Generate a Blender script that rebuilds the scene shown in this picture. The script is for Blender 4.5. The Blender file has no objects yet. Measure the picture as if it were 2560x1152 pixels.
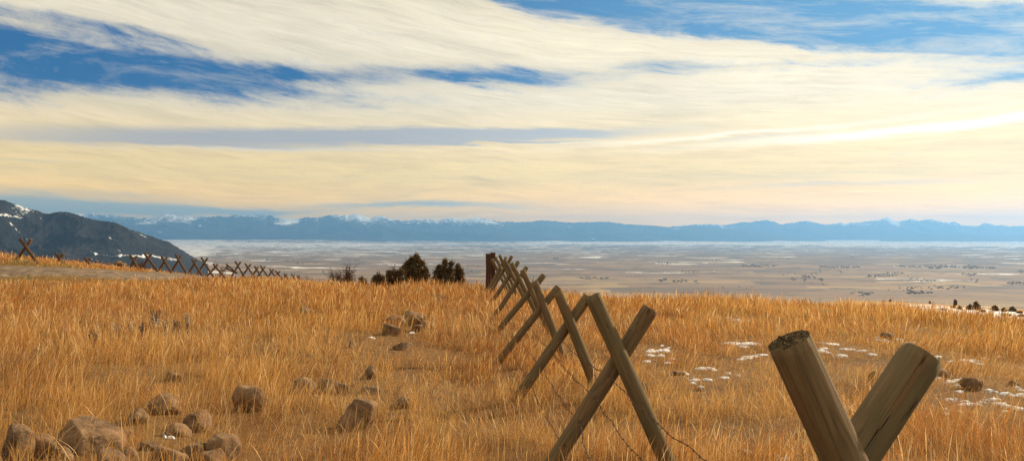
import bpy, math, random
import numpy as np
from mathutils import Vector, Matrix
R = math.radians
rng = np.random.default_rng(7)
random.seed(7)
sc = bpy.context.scene
COL = sc.collection
CAMZ = 1.65
F = 2000.0; CX = 1280.0; HY = 598.0          # focal length in photo pixels, principal column, horizon row

def P(px, py, d):
    return Vector(((px-CX)/F*d, d, CAMZ-(py-HY)/F*d))

# ------------------------------------------------------------------ noise
def _hash(ix, iy, seed):
    h = (ix.astype(np.int64)*374761393 + iy.astype(np.int64)*668265263 + seed*974634777) & 0x7fffffff
    h = ((h ^ (h >> 13))*1274126177) & 0x7fffffff
    h = h ^ (h >> 16)
    return (h & 0xffff)/65535.0
def vnoise(x, y, seed=0):
    ix = np.floor(x); iy = np.floor(y); fx = x-ix; fy = y-iy
    fx = fx*fx*fx*(fx*(fx*6-15)+10); fy = fy*fy*fy*(fy*(fy*6-15)+10)
    a = _hash(ix, iy, seed); b = _hash(ix+1, iy, seed); c = _hash(ix, iy+1, seed); d = _hash(ix+1, iy+1, seed)
    return (a*(1-fx)+b*fx)*(1-fy)+(c*(1-fx)+d*fx)*fy
def fbm(x, y, oct=4, seed=0, gain=.5):
    s = 0; a = 1; t = 0
    for k in range(oct):
        s = s+a*vnoise(x*2**k+17.3*k, y*2**k-9.1*k, seed+k); t += a; a *= gain
    return s/t
def ridged(x, y, oct=5, seed=0):
    s = 0; a = 1; t = 0
    for k in range(oct):
        n = 1-np.abs(2*vnoise(x*2**k+31.7*k, y*2**k+5.3*k, seed+k)-1)
        s = s+a*n*n; t += a; a *= .5
    return s/t
def sstep(a, b, x):
    t = np.clip((x-a)/(b-a), 0, 1); return t*t*(3-2*t)

# ------------------------------------------------------------------ terrain (heights relative to the eye)
TD = np.array([.5, 2, 6, 12, 20, 28, 36, 45, 60, 80, 120, 150, 200, 250, 320, 400, 800, 1500, 3000, 4500, 6500, 9000, 14000, 22000, 30000, 38000, 44000, 52000, 70000.])
FL = [-300, -300, -300, -300, -300, -225, -150, -110, -60, 0]
rows = {
 -300: [-1.65,-1.65,-1.65,-1.6,-1.5,-1.42,-1.22,-1.03,-1.2,-2,-4,-6,-10,-14,-19,-25,-55,-90,-122,-140,-135,-170,-180,-180,-180,-100,-50,0,0],
 0:    [-1.65,-1.65,-1.65,-1.6,-1.52,-1.42,-1.24,-1.1,-1.4,-2.4,-5,-7,-12,-16,-22,-28,-60,-95,-125,-143,-138,-180,-200,-220,-200,-100,-50,0,0],
 200:  [-1.65,-1.65,-1.65,-1.62,-1.6,-1.55,-1.47,-1.58,-2.15,-3.2,-6,-8,-13,-18,-23,-30,-70,-110,-140,-155,-155,-200,-240,-260,-200,-90,-30,0,0],
 400:  [-1.65,-1.65,-1.66,-1.65,-1.68,-1.78,-1.97,-2.02,-2.6,-3.7,-7,-10,-15,-20,-26,-33,-78,-135,-175,-200,-215,-240,-290,-270,-180,-60,0,20,20],
 560:  [-1.65,-1.65,-1.7,-1.72,-1.75,-1.9,-2.15,-2.55,-3.2,-4.4,-7.5,-11,-16,-22,-28,-36,-90,-160,-250,-290,-295,-290,-300,-270,-180,-40,10,20,20],
 700:  [-1.65,-1.65,-1.72,-1.75,-1.75,-1.84,-2.08,-2.45,-3.3,-4.8,-9,-13,-18,-25,-32,-40,-95,-170,-270,-300]+[-300,-300,-300,-280,-200,-60,-20,0,0],
 1000: [-1.65,-1.65,-1.75,-1.82,-1.82,-1.95,-2.4,-3.3,-5,-8,-14,-18,-24,-30,-37,-46,-105,-180,-280,-300]+[-300,-300,-300,-290,-225,-120,-70,-40,0],
 1215: [-1.65,-1.65,-1.85,-2.05,-1.97,-2.03,-2.25,-3.1,-5,-8,-14,-18,-24,-30,-38,-48,-105,-180,-285,-300]+[-300,-300,-300,-290,-225,-130,-90,-60,0],
 1500: [-1.65,-1.62,-1.75,-1.98,-1.95,-2.15,-2.9,-4.1,-6.6,-10,-16,-20,-26,-32,-40,-50,-105,-185,-285,-300]+[-300,-300,-300,-290,-215,-120,-80,-50,0],
 1800: [-1.65,-1.52,-1.75,-2.0,-2.0,-2.2,-3.1,-4.4,-7,-10,-15,-17,-21,-24,-29,-36,-95,-175,-270,-300]+[-300,-300,-300,-290,-215,-120,-80,-50,0],
 2100: [-1.6,-1.45,-1.7,-2.02,-2.15,-2.45,-3.2,-4.4,-6.5,-8.2,-10.7,-12.1,-15.6,-18.8,-25.2,-33,-85,-160,-255,-300]+[-300,-300,-300,-290,-215,-125,-90,-60,0],
 2350: [-1.6,-1.4,-1.7,-2.05,-2.3,-2.78,-3.6,-4.9,-7.2,-9.2,-12.0,-13.6,-16.7,-20.0,-26.8,-36,-85,-165,-252,-300]+[-300,-300,-300,-290,-215,-125,-70,-30,0],
 2560: [-1.6,-1.4,-1.72,-2.12,-2.45,-3.1,-4.1,-5.6,-8,-10.2,-13.0,-14.8,-18.2,-21.3,-28.5,-38,-88,-165,-255,-300]+[-300,-300,-300,-290,-215,-125,-60,-10,0],
 2900: [-1.6,-1.4,-1.75,-2.2,-2.7,-3.5,-4.6,-6.2,-8.8,-11,-14.5,-16.6,-20,-23.8,-31,-41,-92,-170,-255,-300]+[-300,-300,-300,-290,-215,-125,-60,-10,0],
}
_px = np.array(sorted(rows)); _tab = np.array([rows[k] for k in _px])
_u = (_px-CX)/F
GU = np.linspace(-.95, .95, 191); GL = np.linspace(math.log(.5), math.log(70000), 480)
_t1 = np.array([np.interp(GL, np.log(TD), r) for r in _tab])
_t2 = np.array([np.interp(GU, _u, _t1[:, j]) for j in range(len(GL))]).T
def _blur(a, s, ax):
    n = int(3*s); k = np.exp(-.5*(np.arange(-n, n+1)/s)**2); k /= k.sum()
    pad = [(0, 0), (0, 0)]; pad[ax] = (n, n)
    b = np.pad(a, pad, mode='edge')
    return np.apply_along_axis(lambda v: np.convolve(v, k, 'valid'), ax, b)
GT = _blur(_blur(_t2, 3.0, 0), 3.2, 1)
def zrel0(u, d):
    fu = np.clip((u-GU[0])/(GU[1]-GU[0]), 0, len(GU)-1.001)
    fl = np.clip((np.log(np.maximum(d, .5))-GL[0])/(GL[1]-GL[0]), 0, len(GL)-1.001)
    i = fu.astype(int); j = fl.astype(int); a = fu-i; b = fl-j
    return (GT[i, j]*(1-a)+GT[i+1, j]*a)*(1-b)+(GT[i, j+1]*(1-a)+GT[i+1, j+1]*a)*b
def gz(x, y):
    """world height of the ground"""
    x = np.asarray(x, float); y = np.asarray(y, float)
    r = np.hypot(x, y); az = np.clip(np.arctan2(x, y), R(-41), R(41))
    d = r*np.cos(az); z = zrel0(np.tan(az), d)
    near = 1-sstep(60, 110, r)
    z = z+near*((fbm(x*.55, y*.55, 3, 5)-.5)*.16+(fbm(x*.16, y*.16, 2, 9)-.5)*.16)
    far = sstep(300, 2500, r)
    z = z+far*((fbm(x/2500, y/2500, 4, 21)-.5)*34*sstep(0, 1, far)+ (fbm(x/500, y/500, 3, 22)-.5)*5*(1-sstep(9000,16000,r)))
    mid = sstep(90, 160, r)*(1-sstep(1500, 2500, r))
    z = z+mid*((fbm(x/38, y/38, 4, 31)-.5)*1.6)
    bench = sstep(20000, 32000, r)
    z = z+bench*(ridged(x/5200, y/5200, 4, 44)-.45)*85
    return z+CAMZ
def G(px, py, dmin=1.5, dmax=2000):
    """where the sight line through this photo pixel meets the ground"""
    d = np.exp(np.linspace(math.log(dmin), math.log(dmax), 4000))
    x = (px-CX)/F*d; z = CAMZ-(py-HY)/F*d
    g = gz(x, d); k = np.nonzero(z <= g)[0]
    i = k[0] if len(k) else len(d)-1
    return Vector((x[i], d[i], float(g[i])))

# ------------------------------------------------------------------ object helpers
def tag(o, label=None, cat=None, group=None, kind=None):
    if label: o['label'] = label
    if cat: o['category'] = cat
    if group: o['group'] = group
    if kind: o['kind'] = kind
    return o
def empty(name, loc, **k):
    o = bpy.data.objects.new(name, None); COL.objects.link(o); o.location = loc
    return tag(o, **k)
def mesh_np(name, verts, quads=None, tris=None, smooth=False):
    me = bpy.data.meshes.new(name); verts = np.asarray(verts, np.float32)
    quads = np.zeros((0, 4), np.int32) if quads is None else np.asarray(quads, np.int32)
    tris = np.zeros((0, 3), np.int32) if tris is None else np.asarray(tris, np.int32)
    me.vertices.add(len(verts)); me.vertices.foreach_set('co', verts.ravel())
    nl = quads.size+tris.size; me.loops.add(nl)
    me.loops.foreach_set('vertex_index', np.concatenate([quads.ravel(), tris.ravel()]).astype(np.int32))
    me.polygons.add(len(quads)+len(tris))
    st = np.concatenate([np.arange(len(quads))*4, quads.size+np.arange(len(tris))*3]).astype(np.int32)
    me.polygons.foreach_set('loop_start', st)
    if smooth: me.polygons.foreach_set('use_smooth', np.ones(len(quads)+len(tris), bool))
    me.update(calc_edges=True)
    return me
def add(name, me, mat=None, parent=None, loc=None):
    o = bpy.data.objects.new(name, me); COL.objects.link(o)
    if mat is not None:
        for m in (mat if isinstance(mat, (list, tuple)) else [mat]): me.materials.append(m)
    if parent is not None: o.parent = parent
    if loc is not None: o.location = loc
    return o
def attr(me, name, data, typ='FLOAT'):
    a = me.attributes.new(name, typ, 'POINT')
    if typ == 'FLOAT': a.data.foreach_set('value', np.asarray(data, np.float32).ravel())
    else: a.data.foreach_set('color', np.asarray(data, np.float32).ravel())
class MB:
    def __init__(s): s.v = []; s.f = []
    def tube(s, pts, rad, n=6, cap=True):
        pts = [Vector(p) for p in pts]
        b = len(s.v); m = len(pts)
        if not isinstance(rad, (list, tuple)): rad = [rad]*m
        for i, p in enumerate(pts):
            t = (pts[min(i+1, m-1)]-pts[max(i-1, 0)]).normalized()
            a = t.cross(Vector((0, 0, 1)))
            if a.length < .05: a = t.cross(Vector((1, 0, 0)))
            a.normalize(); c = t.cross(a)
            for k in range(n):
                w = 2*math.pi*k/n; s.v.append(p+(a*math.cos(w)+c*math.sin(w))*rad[i])
        for i in range(m-1):
            for k in range(n):
                q = (k+1) % n; s.f.append((b+i*n+k, b+i*n+q, b+(i+1)*n+q, b+(i+1)*n+k))
        if cap:
            s.f.append(tuple(b+k for k in range(n))); s.f.append(tuple(b+(m-1)*n+k for k in reversed(range(n))))
    def build(s, name, mat, parent=None, smooth=False, loc=None):
        me = bpy.data.meshes.new(name); me.from_pydata([tuple(v) for v in s.v], [], s.f); me.update()
        if smooth: me.polygons.foreach_set('use_smooth', [True]*len(me.polygons))
        return add(name, me, mat, parent, loc)

# ------------------------------------------------------------------ node helper
class NT:
    def __init__(s, tree): s.t = tree; s.n = tree.nodes; s.l = tree.links
    def new(s, typ, ins=None, **kw):
        n = s.n.new(typ)
        for k, v in kw.items(): setattr(n, k, v)
        for k, v in (ins or {}).items():
            sock = n.inputs[k]
            if isinstance(v, bpy.types.NodeSocket): s.l.new(v, sock)
            else: sock.default_value = v
        return n
    def m(s, op, a, b=None, c=None, clamp=False):
        n = s.n.new('ShaderNodeMath'); n.operation = op; n.use_clamp = clamp
        for i, v in enumerate((a, b, c)):
            if v is None: continue
            if isinstance(v, bpy.types.NodeSocket): s.l.new(v, n.inputs[i])
            else: n.inputs[i].default_value = v
        return n.outputs[0]
    def mix(s, fac, a, b, blend='MIX'):
        n = s.n.new('ShaderNodeMix'); n.data_type = 'RGBA'; n.blend_type = blend
        for i, v in ((0, fac), (6, a), (7, b)):
            if isinstance(v, bpy.types.NodeSocket): s.l.new(v, n.inputs[i])
            else: n.inputs[i].default_value = (*v, 1) if isinstance(v, tuple) and len(v) == 3 else v
        return n.outputs[2]
    def ramp(s, fac, stops, interp='LINEAR'):
        n = s.n.new('ShaderNodeValToRGB'); n.color_ramp.interpolation = interp
        e = n.color_ramp.elements
        while len(e) < len(stops): e.new(.5)
        for i, (p, c) in enumerate(stops):
            e[i].position = p; e[i].color = (*c, 1) if len(c) == 3 else c
        s.l.new(fac, n.inputs[0]); return n.outputs[0]
    def noise(s, vec, scale, detail=4, rough=.5, dist=0, col=False):
        n = s.new('ShaderNodeTexNoise', {'Vector': vec, 'Scale': scale, 'Detail': detail, 'Roughness': rough, 'Distortion': dist})
        return n.outputs['Color' if col else 'Fac']
    def mapv(s, vec, scale=(1, 1, 1), rot=(0, 0, 0), loc=(0, 0, 0)):
        return s.new('ShaderNodeMapping', {'Vector': vec, 'Scale': scale, 'Rotation': rot, 'Location': loc}).outputs[0]
    def mr(s, v, a, b, c=0., d=1.):
        n = s.new('ShaderNodeMapRange', {'Value': v, 'From Min': a, 'From Max': b, 'To Min': c, 'To Max': d}); return n.outputs[0]
def material(name):
    m = bpy.data.materials.new(name); m.use_nodes = True; m.node_tree.nodes.clear()
    t = NT(m.node_tree); out = t.new('ShaderNodeOutputMaterial')
    return m, t, out
def pbsdf(t, out, col, rough=.9, normal=None, spec=.2):
    b = t.new('ShaderNodeBsdfPrincipled', {'Base Color': col, 'Roughness': rough, 'Specular IOR Level': spec})
    if normal is not None: t.l.new(normal, b.inputs['Normal'])
    t.l.new(b.outputs[0], out.inputs['Surface']); return b
def bump(t, h, dist, strength=1.):
    return t.new('ShaderNodeBump', {'Height': h, 'Distance': dist, 'Strength': strength}).outputs[0]
def simple(name, col, rough=.85, var=.35, scale=8., bd=0.):
    m, t, out = material(name); o = t.new('ShaderNodeTexCoord').outputs['Object']
    n = t.noise(o, scale, 5, .6)
    c = t.mix(t.mr(n, .3, .7), tuple(v*(1-var) for v in col), tuple(v*(1+var) for v in col))
    pbsdf(t, out, c, rough, bump(t, n, bd) if bd else None); return m

# ================================================================== MATERIALS
def mat_hill():
    m, t, out = material('hill_soil'); o = t.new('ShaderNodeTexCoord').outputs['Object']
    n1 = t.noise(o, .35, 5, .6); n2 = t.noise(o, 6., 6, .65); n3 = t.noise(o, 60., 4, .7)
    c = t.mix(t.mr(n2, .35, .65), (.07, .034, .013), (.20, .10, .035))
    c = t.mix(t.m('MULTIPLY', t.mr(n1, .35, .65), .5), c, (.20, .11, .04))
    c = t.mix(t.m('MULTIPLY', t.mr(n3, .50, .72), .5), c, (.30, .20, .085))
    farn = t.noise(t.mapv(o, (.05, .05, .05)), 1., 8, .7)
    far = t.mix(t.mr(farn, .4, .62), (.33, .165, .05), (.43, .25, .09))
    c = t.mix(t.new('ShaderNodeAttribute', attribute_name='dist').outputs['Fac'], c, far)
    sn = t.new('ShaderNodeAttribute', attribute_name='snow').outputs['Fac']
    sm = t.m('GREATER_THAN', t.m('ADD', sn, t.m('MULTIPLY', t.m('SUBTRACT', t.noise(o, .22, 7, .72), .5), 1.9)), .62)
    c = t.mix(sm, c, (.74, .76, .80))
    pbsdf(t, out, c, .95, bump(t, n3, .02)); return m
def mat_valley():
    m, t, out = material('valley_fields'); o = t.new('ShaderNodeTexCoord').outputs['Object']
    flat = t.mapv(o, (1, 1, 0), (0, 0, R(8)))
    w = t.noise(flat, .0006, 3, .5, col=True)
    wv = t.new('ShaderNodeVectorMath', {0: flat, 1: t.new('ShaderNodeVectorMath', {0: w, 'Scale': 260.}, operation='SCALE').outputs[0]}, operation='ADD').outputs[0]
    vo = t.new('ShaderNodeTexVoronoi', {'Vector': t.mapv(wv, (1/620, 1/430, 0)), 'Scale': 1., 'Randomness': .75}, distance='MINKOWSKI')
    vo.inputs['Exponent'].default_value = 6
    r = t.new('ShaderNodeSeparateColor', {0: vo.outputs['Color']})
    fld = t.mix(1., (.78, .80, .78), t.ramp(r.outputs[0], [(0, (.20, .135, .10)), (.16, (.30, .19, .115)), (.3, (.40, .25, .13)), (.45, (.27, .175, .12)), (.6, (.45, .31, .165)), (.74, (.33, .215, .13)), (.9, (.17, .125, .10)), (1, (.42, .27, .14))], 'CONSTANT'), 'MULTIPLY')
    nz = t.noise(flat, .0011, 6, .65); nf = t.noise(flat, .012, 5, .7)
    c = t.mix(.10, fld, t.mix(t.mr(nz, .35, .65), (.21, .145, .10), (.33, .235, .13)))
    c = t.mix(t.mr(nf, .3, .75), c, t.mix(.35, c, (.16, .12, .09)))
    dist = t.new('ShaderNodeVectorMath', {0: o}, operation='LENGTH').outputs['Value']
    # dark timber and farmsteads, thicker away from the foot of the hill
    tn = t.noise(flat, .0026, 8, .72)
    thr = t.mr(dist, 5000., 14000., .565, .50)
    bn = t.noise(t.mapv(wv, (1/2600, 1/420, 0), (0, 0, R(-3))), 1., 8, .68)
    band = t.m('MULTIPLY', t.mr(bn, .49, .56), .5)
    c = t.mix(band, c, (.13, .10, .08))
    tm = t.m('MULTIPLY', t.mr(t.m('SUBTRACT', tn, thr), 0., .02), .75)
    c = t.mix(tm, c, (.075, .075, .06))
    # snow lying on some fields, nearly all of them towards the far benches, where extra white paints in mist
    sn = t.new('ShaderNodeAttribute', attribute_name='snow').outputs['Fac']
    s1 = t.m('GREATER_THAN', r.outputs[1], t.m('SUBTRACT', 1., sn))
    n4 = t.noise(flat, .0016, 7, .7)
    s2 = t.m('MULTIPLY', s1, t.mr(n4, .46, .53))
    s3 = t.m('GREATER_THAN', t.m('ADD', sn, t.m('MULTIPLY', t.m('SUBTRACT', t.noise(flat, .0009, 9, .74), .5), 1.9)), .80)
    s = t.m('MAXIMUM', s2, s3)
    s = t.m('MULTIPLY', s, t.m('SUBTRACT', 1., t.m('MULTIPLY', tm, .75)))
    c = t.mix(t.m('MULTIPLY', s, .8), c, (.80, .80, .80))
    fm = t.new('ShaderNodeAttribute', attribute_name='fan').outputs['Fac']
    c = t.mix(fm, c, t.mix(t.mr(nz, .3, .7), (.36, .235, .145), (.47, .32, .2)))
    pbsdf(t, out, c, .95); return m
def mat_mountain(name, wood, rock, scale, s_lo, s_hi, patch):
    m, t, out = material(name); o = t.new('ShaderNodeTexCoord').outputs['Object']
    n = t.noise(o, scale, 9, .68); n2 = t.noise(o, scale*4, 6, .7)
    z = t.new('ShaderNodeSeparateXYZ', {0: o}).outputs[2]
    hh = t.mr(z, s_lo, s_hi)
    a = t.new('ShaderNodeAttribute', attribute_name='snow').outputs['Fac']
    sn = t.m('ADD', t.m('ADD', t.m('MULTIPLY', hh, .75), a), t.m('MULTIPLY', t.m('SUBTRACT', n, .5), patch))
    sn = t.m('ADD', sn, t.m('MULTIPLY', t.m('SUBTRACT', n2, .5), patch*.5))
    sf = t.mr(sn, .56, .74)
    ground = t.mix(t.mr(n2, .35, .7), wood, rock)
    c = t.mix(sf, ground, (.82, .84, .88))
    pbsdf(t, out, c, .95, bump(t, n2, 12.)); return m
def mat_wood(name, base, dark, green, crack=1.):
    m, t, out = material(name); tc = t.new('ShaderNodeTexCoord'); o = tc.outputs['Object']
    oi = t.new('ShaderNodeObjectInfo').outputs['Random']
    off = t.new('ShaderNodeCombineXYZ', {0: t.m('MULTIPLY', oi, 37.), 1: t.m('MULTIPLY', oi, 11.), 2: t.m('MULTIPLY', oi, 53.)}).outputs[0]
    p = t.new('ShaderNodeVectorMath', {0: o, 1: off}, operation='ADD').outputs[0]
    g1 = t.noise(t.mapv(p, (55, 55, 2.2)), 1., 8, .65, .6)
    g2 = t.noise(t.mapv(p, (9, 9, .9)), 1., 5, .6, 1.2)
    g3 = t.noise(t.mapv(p, (160, 160, 6)), 1., 4, .6)
    # growth rings drawn out along the pole (cathedral grain)
    q = t.mapv(p, (1, 1, .09))
    qn = t.noise(q, 7., 3, .5)
    rings = t.m('SINE', t.m('MULTIPLY', qn, 70.))
    c = t.mix(t.mr(g2, .3, .7), dark, base)
    c = t.mix(t.m('MULTIPLY', t.mr(g1, .35, .68), .65), c, tuple(v*1.7 for v in base))
    c = t.mix(t.m('MULTIPLY', t.mr(rings, .1, 1), .28), c, tuple(v*.5 for v in dark))
    c = t.mix(t.m('MULTIPLY', t.mr(g3, .5, .72), .4), c, tuple(v*.45 for v in dark))
    gm = t.noise(t.mapv(p, (3.5, 3.5, 1.1)), 1., 5, .6)
    c = t.mix(t.m('MULTIPLY', t.mr(gm, .42, .68), .65), c, green)
    st = t.noise(t.mapv(p, (12, 12, 2.5), loc=(5, 5, 5)), 1., 5, .6)
    c = t.mix(t.m('MULTIPLY', t.mr(st, .56, .72), .55), c, (.20, .085, .035))
    # long drying checks
    ck = t.noise(t.mapv(p, (17, 17, .55), loc=(9, 2, 4)), 1., 3, .55, .25)
    cl = t.m('ABSOLUTE', t.m('SUBTRACT', ck, .5))
    cm = t.m('MULTIPLY', t.m('SUBTRACT', 1., t.mr(cl, .0, .0035)), crack, clamp=True)
    gate = t.mr(t.noise(t.mapv(p, (4, 4, 1.0), loc=(1, 7, 2)), 1., 2, .5), .38, .50)
    cm = t.m('MULTIPLY', cm, gate)
    c = t.mix(t.m('MULTIPLY', cm, .9), c, (.018, .012, .008))
    # knots
    kv = t.new('ShaderNodeTexVoronoi', {'Vector': t.mapv(p, (7, 7, 2.6)), 'Scale': 1.}, feature='F1')
    kd = kv.outputs['Distance']
    km = t.m('SUBTRACT', 1., t.mr(kd, .05, .13))
    c = t.mix(t.m('MULTIPLY', km, .75, clamp=True), c, (.05, .028, .015))
    h = t.m('SUBTRACT', t.m('ADD', t.m('MULTIPLY', g1, .7), t.m('MULTIPLY', g3, .5)), t.m('MULTIPLY', cm, 1.2))
    pbsdf(t, out, c, .88, bump(t, h, .006, .9), .15); return m
def mat_endgrain():
    m, t, out = material('end_grain'); o = t.new('ShaderNodeTexCoord').outputs['Object']
    xy = t.mapv(o, (1, 1, 0))
    w = t.new('ShaderNodeTexWave', {'Vector': xy, 'Scale': 34., 'Distortion': 2.5, 'Detail': 3.}, wave_type='RINGS', rings_direction='Z').outputs['Fac']
    n = t.noise(o, 85., 6, .75); n2 = t.noise(o, 24., 5, .7)
    c = t.mix(t.mr(n, .36, .62), (.035, .025, .015), (.24, .17, .09))
    c = t.mix(t.m('MULTIPLY', w, .3), c, (.10, .07, .035))
    c = t.mix(t.mr(n2, .5, .68), c, (.30, .22, .11))
    pbsdf(t, out, c, .95, bump(t, t.m('ADD', n, t.m('MULTIPLY', w, .4)), .012, 1.), .1); return m
def mat_rock():
    m, t, out = material('field_stone'); o = t.new('ShaderNodeTexCoord').outputs['Object']
    oi = t.new('ShaderNodeObjectInfo').outputs['Random']
    p = t.new('ShaderNodeVectorMath', {0: o, 1: t.new('ShaderNodeCombineXYZ', {0: t.m('MULTIPLY', oi, 30.)}).outputs[0]}, operation='ADD').outputs[0]
    n = t.noise(p, 6., 8, .65); n2 = t.noise(p, 38., 6, .7); n3 = t.noise(p, 120., 4, .7)
    c = t.mix(t.mr(n, .38, .62), (.085, .048, .027), (.30, .185, .102))
    c = t.mix(t.m('MULTIPLY', t.mr(n2, .42, .66), .45), c, (.13, .085, .055))
    c = t.mix(t.m('MULTIPLY', t.mr(n3, .5, .72), .45), c, (.40, .27, .15))
    l = t.noise(t.mapv(p, (1, 1, 1), loc=(4, 4, 4)), 16., 6, .7)
    c = t.mix(t.m('MULTIPLY', t.mr(l, .60, .66), .7), c, (.10, .085, .055))
    l2 = t.noise(t.mapv(p, (1, 1, 1), loc=(8, 1, 3)), 21., 6, .75)
    c = t.mix(t.m('MULTIPLY', t.mr(l2, .62, .68), .6), c, (.40, .34, .22))
    h = t.m('ADD', t.m('MULTIPLY', n, 1.), t.m('ADD', t.m('MULTIPLY', n2, .45), t.m('MULTIPLY', n3, .2)))
    pbsdf(t, out, c, .92, bump(t, h, .03, .8), .15); return m
def mat_leafy(name, trans=.5, rough=.6, boost=1.):
    m, t, out = material(name); a = t.new('ShaderNodeAttribute', attribute_name='tint').outputs['Color']
    d = t.new('ShaderNodeBsdfDiffuse', {'Color': a}); tr = t.new('ShaderNodeBsdfTranslucent', {'Color': a})
    g = t.new('ShaderNodeBsdfGlossy', {'Color': (.9, .8, .6, 1), 'Roughness': .45})
    s = t.new('ShaderNodeMixShader', {0: trans, 1: d.outputs[0], 2: tr.outputs[0]})
    s2 = t.new('ShaderNodeMixShader', {0: .05*boost, 1: s.outputs[0], 2: g.outputs[0]})
    t.l.new(s2.outputs[0], out.inputs['Surface']); return m
def mat_gravel():
    m, t, out = material('gravel'); o = t.new('ShaderNodeTexCoord').outputs['Object']
    n = t.noise(t.mapv(o, (1, .35, 1)), 3.5, 8, .8); n2 = t.noise(o, 24., 5, .75)
    c = t.mix(t.mr(n, .36, .62), (.035, .024, .018), (.33, .235, .155))
    c = t.mix(t.m('MULTIPLY', t.mr(n2, .4, .6), .5), c, (.14, .105, .075))
    pbsdf(t, out, c, .95, bump(t, n2, .05)); return m
def mat_snow():
    m, t, out = material('snow'); o = t.new('ShaderNodeTexCoord').outputs['Object']
    n = t.noise(o, 9., 6, .6)
    b = pbsdf(t, out, t.mix(t.mr(n, .3, .7), (.70, .71, .74), (.84, .84, .85)), .7, bump(t, n, .03)); return m
M = dict(hill=mat_hill(), valley=mat_valley(), wood=mat_wood('weathered_wood', (.175, .12, .064), (.092, .062, .035), (.115, .10, .052)),
         woodfar=mat_wood('red_brown_wood', (.10, .058, .034), (.055, .032, .02), (.10, .07, .042), 0.),
         tie=mat_wood('creosoted_wood', (.10, .045, .03), (.045, .022, .015), (.05, .03, .02)),
         end=mat_endgrain(), rock=mat_rock(), grass=mat_leafy('dry_grass', .5), leaf=mat_leafy('juniper_foliage', .25),
         gravel=mat_gravel(), snow=mat_snow(), twig=simple('twig_bark', (.10, .055, .035)), bark=simple('bark', (.09, .06, .04)),
         wire=simple('rusty_wire', (.085, .04, .025), .7, .5, 60.), nail=simple('rusty_staple', (.11, .05, .03), .6),
         deadwood=simple('bleached_wood', (.42, .30, .17), .9, .3, 20.))

# ================================================================== GROUND
def build_ground():
    az = np.concatenate([np.linspace(-180, -43, 40)[:-1], np.linspace(-43, 43, 621), np.linspace(43, 180, 40)[1:]])
    r = np.exp(np.linspace(math.log(.35), math.log(60000), 560))
    A, Rr = np.meshgrid(np.radians(az), r)
    X = Rr*np.sin(A); Y = Rr*np.cos(A); Z = gz(X, Y)
    v = np.stack([X, Y, Z], -1).reshape(-1, 3); na = len(az); nr = len(r)
    i = np.arange(nr-1)[:, None]*na+np.arange(na-1)[None]
    q = np.stack([i, i+1, i+na+1, i+na], -1).reshape(-1, 4)[:, ::-1]
    c = len(v); v = np.vstack([v, [[0, 0, float(gz(0, .3))]]])
    tris = [(c, k, k+1) for k in range(na-1)]
    tris = np.array(tris)[:, [0, 2, 1]]
    me = mesh_np('ground', v, q, tris, True)
    o = add('ground', me, [M['hill'], M['valley']]); tag(o, kind='structure')
    mi = np.zeros(len(q)+len(tris), np.int32)
    rr = np.repeat(r[:-1], na-1); mi[:len(q)] = (rr > 900)
    me.polygons.foreach_set('material_index', mi)
    u = X/np.maximum(Y, 1); D = Rr
    px = u*F+CX
    # snow left on the shaded face of the near ridge on the right; old fields under snow further out, plus painted mist at the far right
    sn = sstep(1950, 2330, px)*sstep(120, 150, D)*(1-sstep(215, 262, D))*(.42+.42*sstep(2200, 2420, px))
    sn = sn+sstep(300, 900, D)*(1-sstep(3600, 4300, D))*.10*sstep(1600, 1750, px)
    vs = .04+.07*sstep(6000, 9000, D)+.12*sstep(9000, 15000, D)+.18*sstep(16000, 30000, D)+(.34+.30*sstep(1150, 1450, px))*sstep(24000, 34000, D)  # real far snow, raised on the right to paint a pale mist band
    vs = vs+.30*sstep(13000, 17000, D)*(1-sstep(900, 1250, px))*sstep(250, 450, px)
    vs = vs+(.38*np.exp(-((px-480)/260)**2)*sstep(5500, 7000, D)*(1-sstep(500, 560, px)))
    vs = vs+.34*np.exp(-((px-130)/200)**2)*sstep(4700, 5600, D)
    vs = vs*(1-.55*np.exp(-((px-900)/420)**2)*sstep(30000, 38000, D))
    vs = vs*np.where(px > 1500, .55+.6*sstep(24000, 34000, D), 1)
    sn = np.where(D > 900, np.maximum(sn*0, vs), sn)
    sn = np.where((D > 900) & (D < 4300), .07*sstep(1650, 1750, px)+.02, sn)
    fan = (1-sstep(480, 620, px))*sstep(2500, 4000, D)*(1-sstep(5600, 6600, D))*.8
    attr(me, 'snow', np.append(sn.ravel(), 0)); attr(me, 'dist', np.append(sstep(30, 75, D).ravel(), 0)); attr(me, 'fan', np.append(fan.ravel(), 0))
build_ground()

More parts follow.
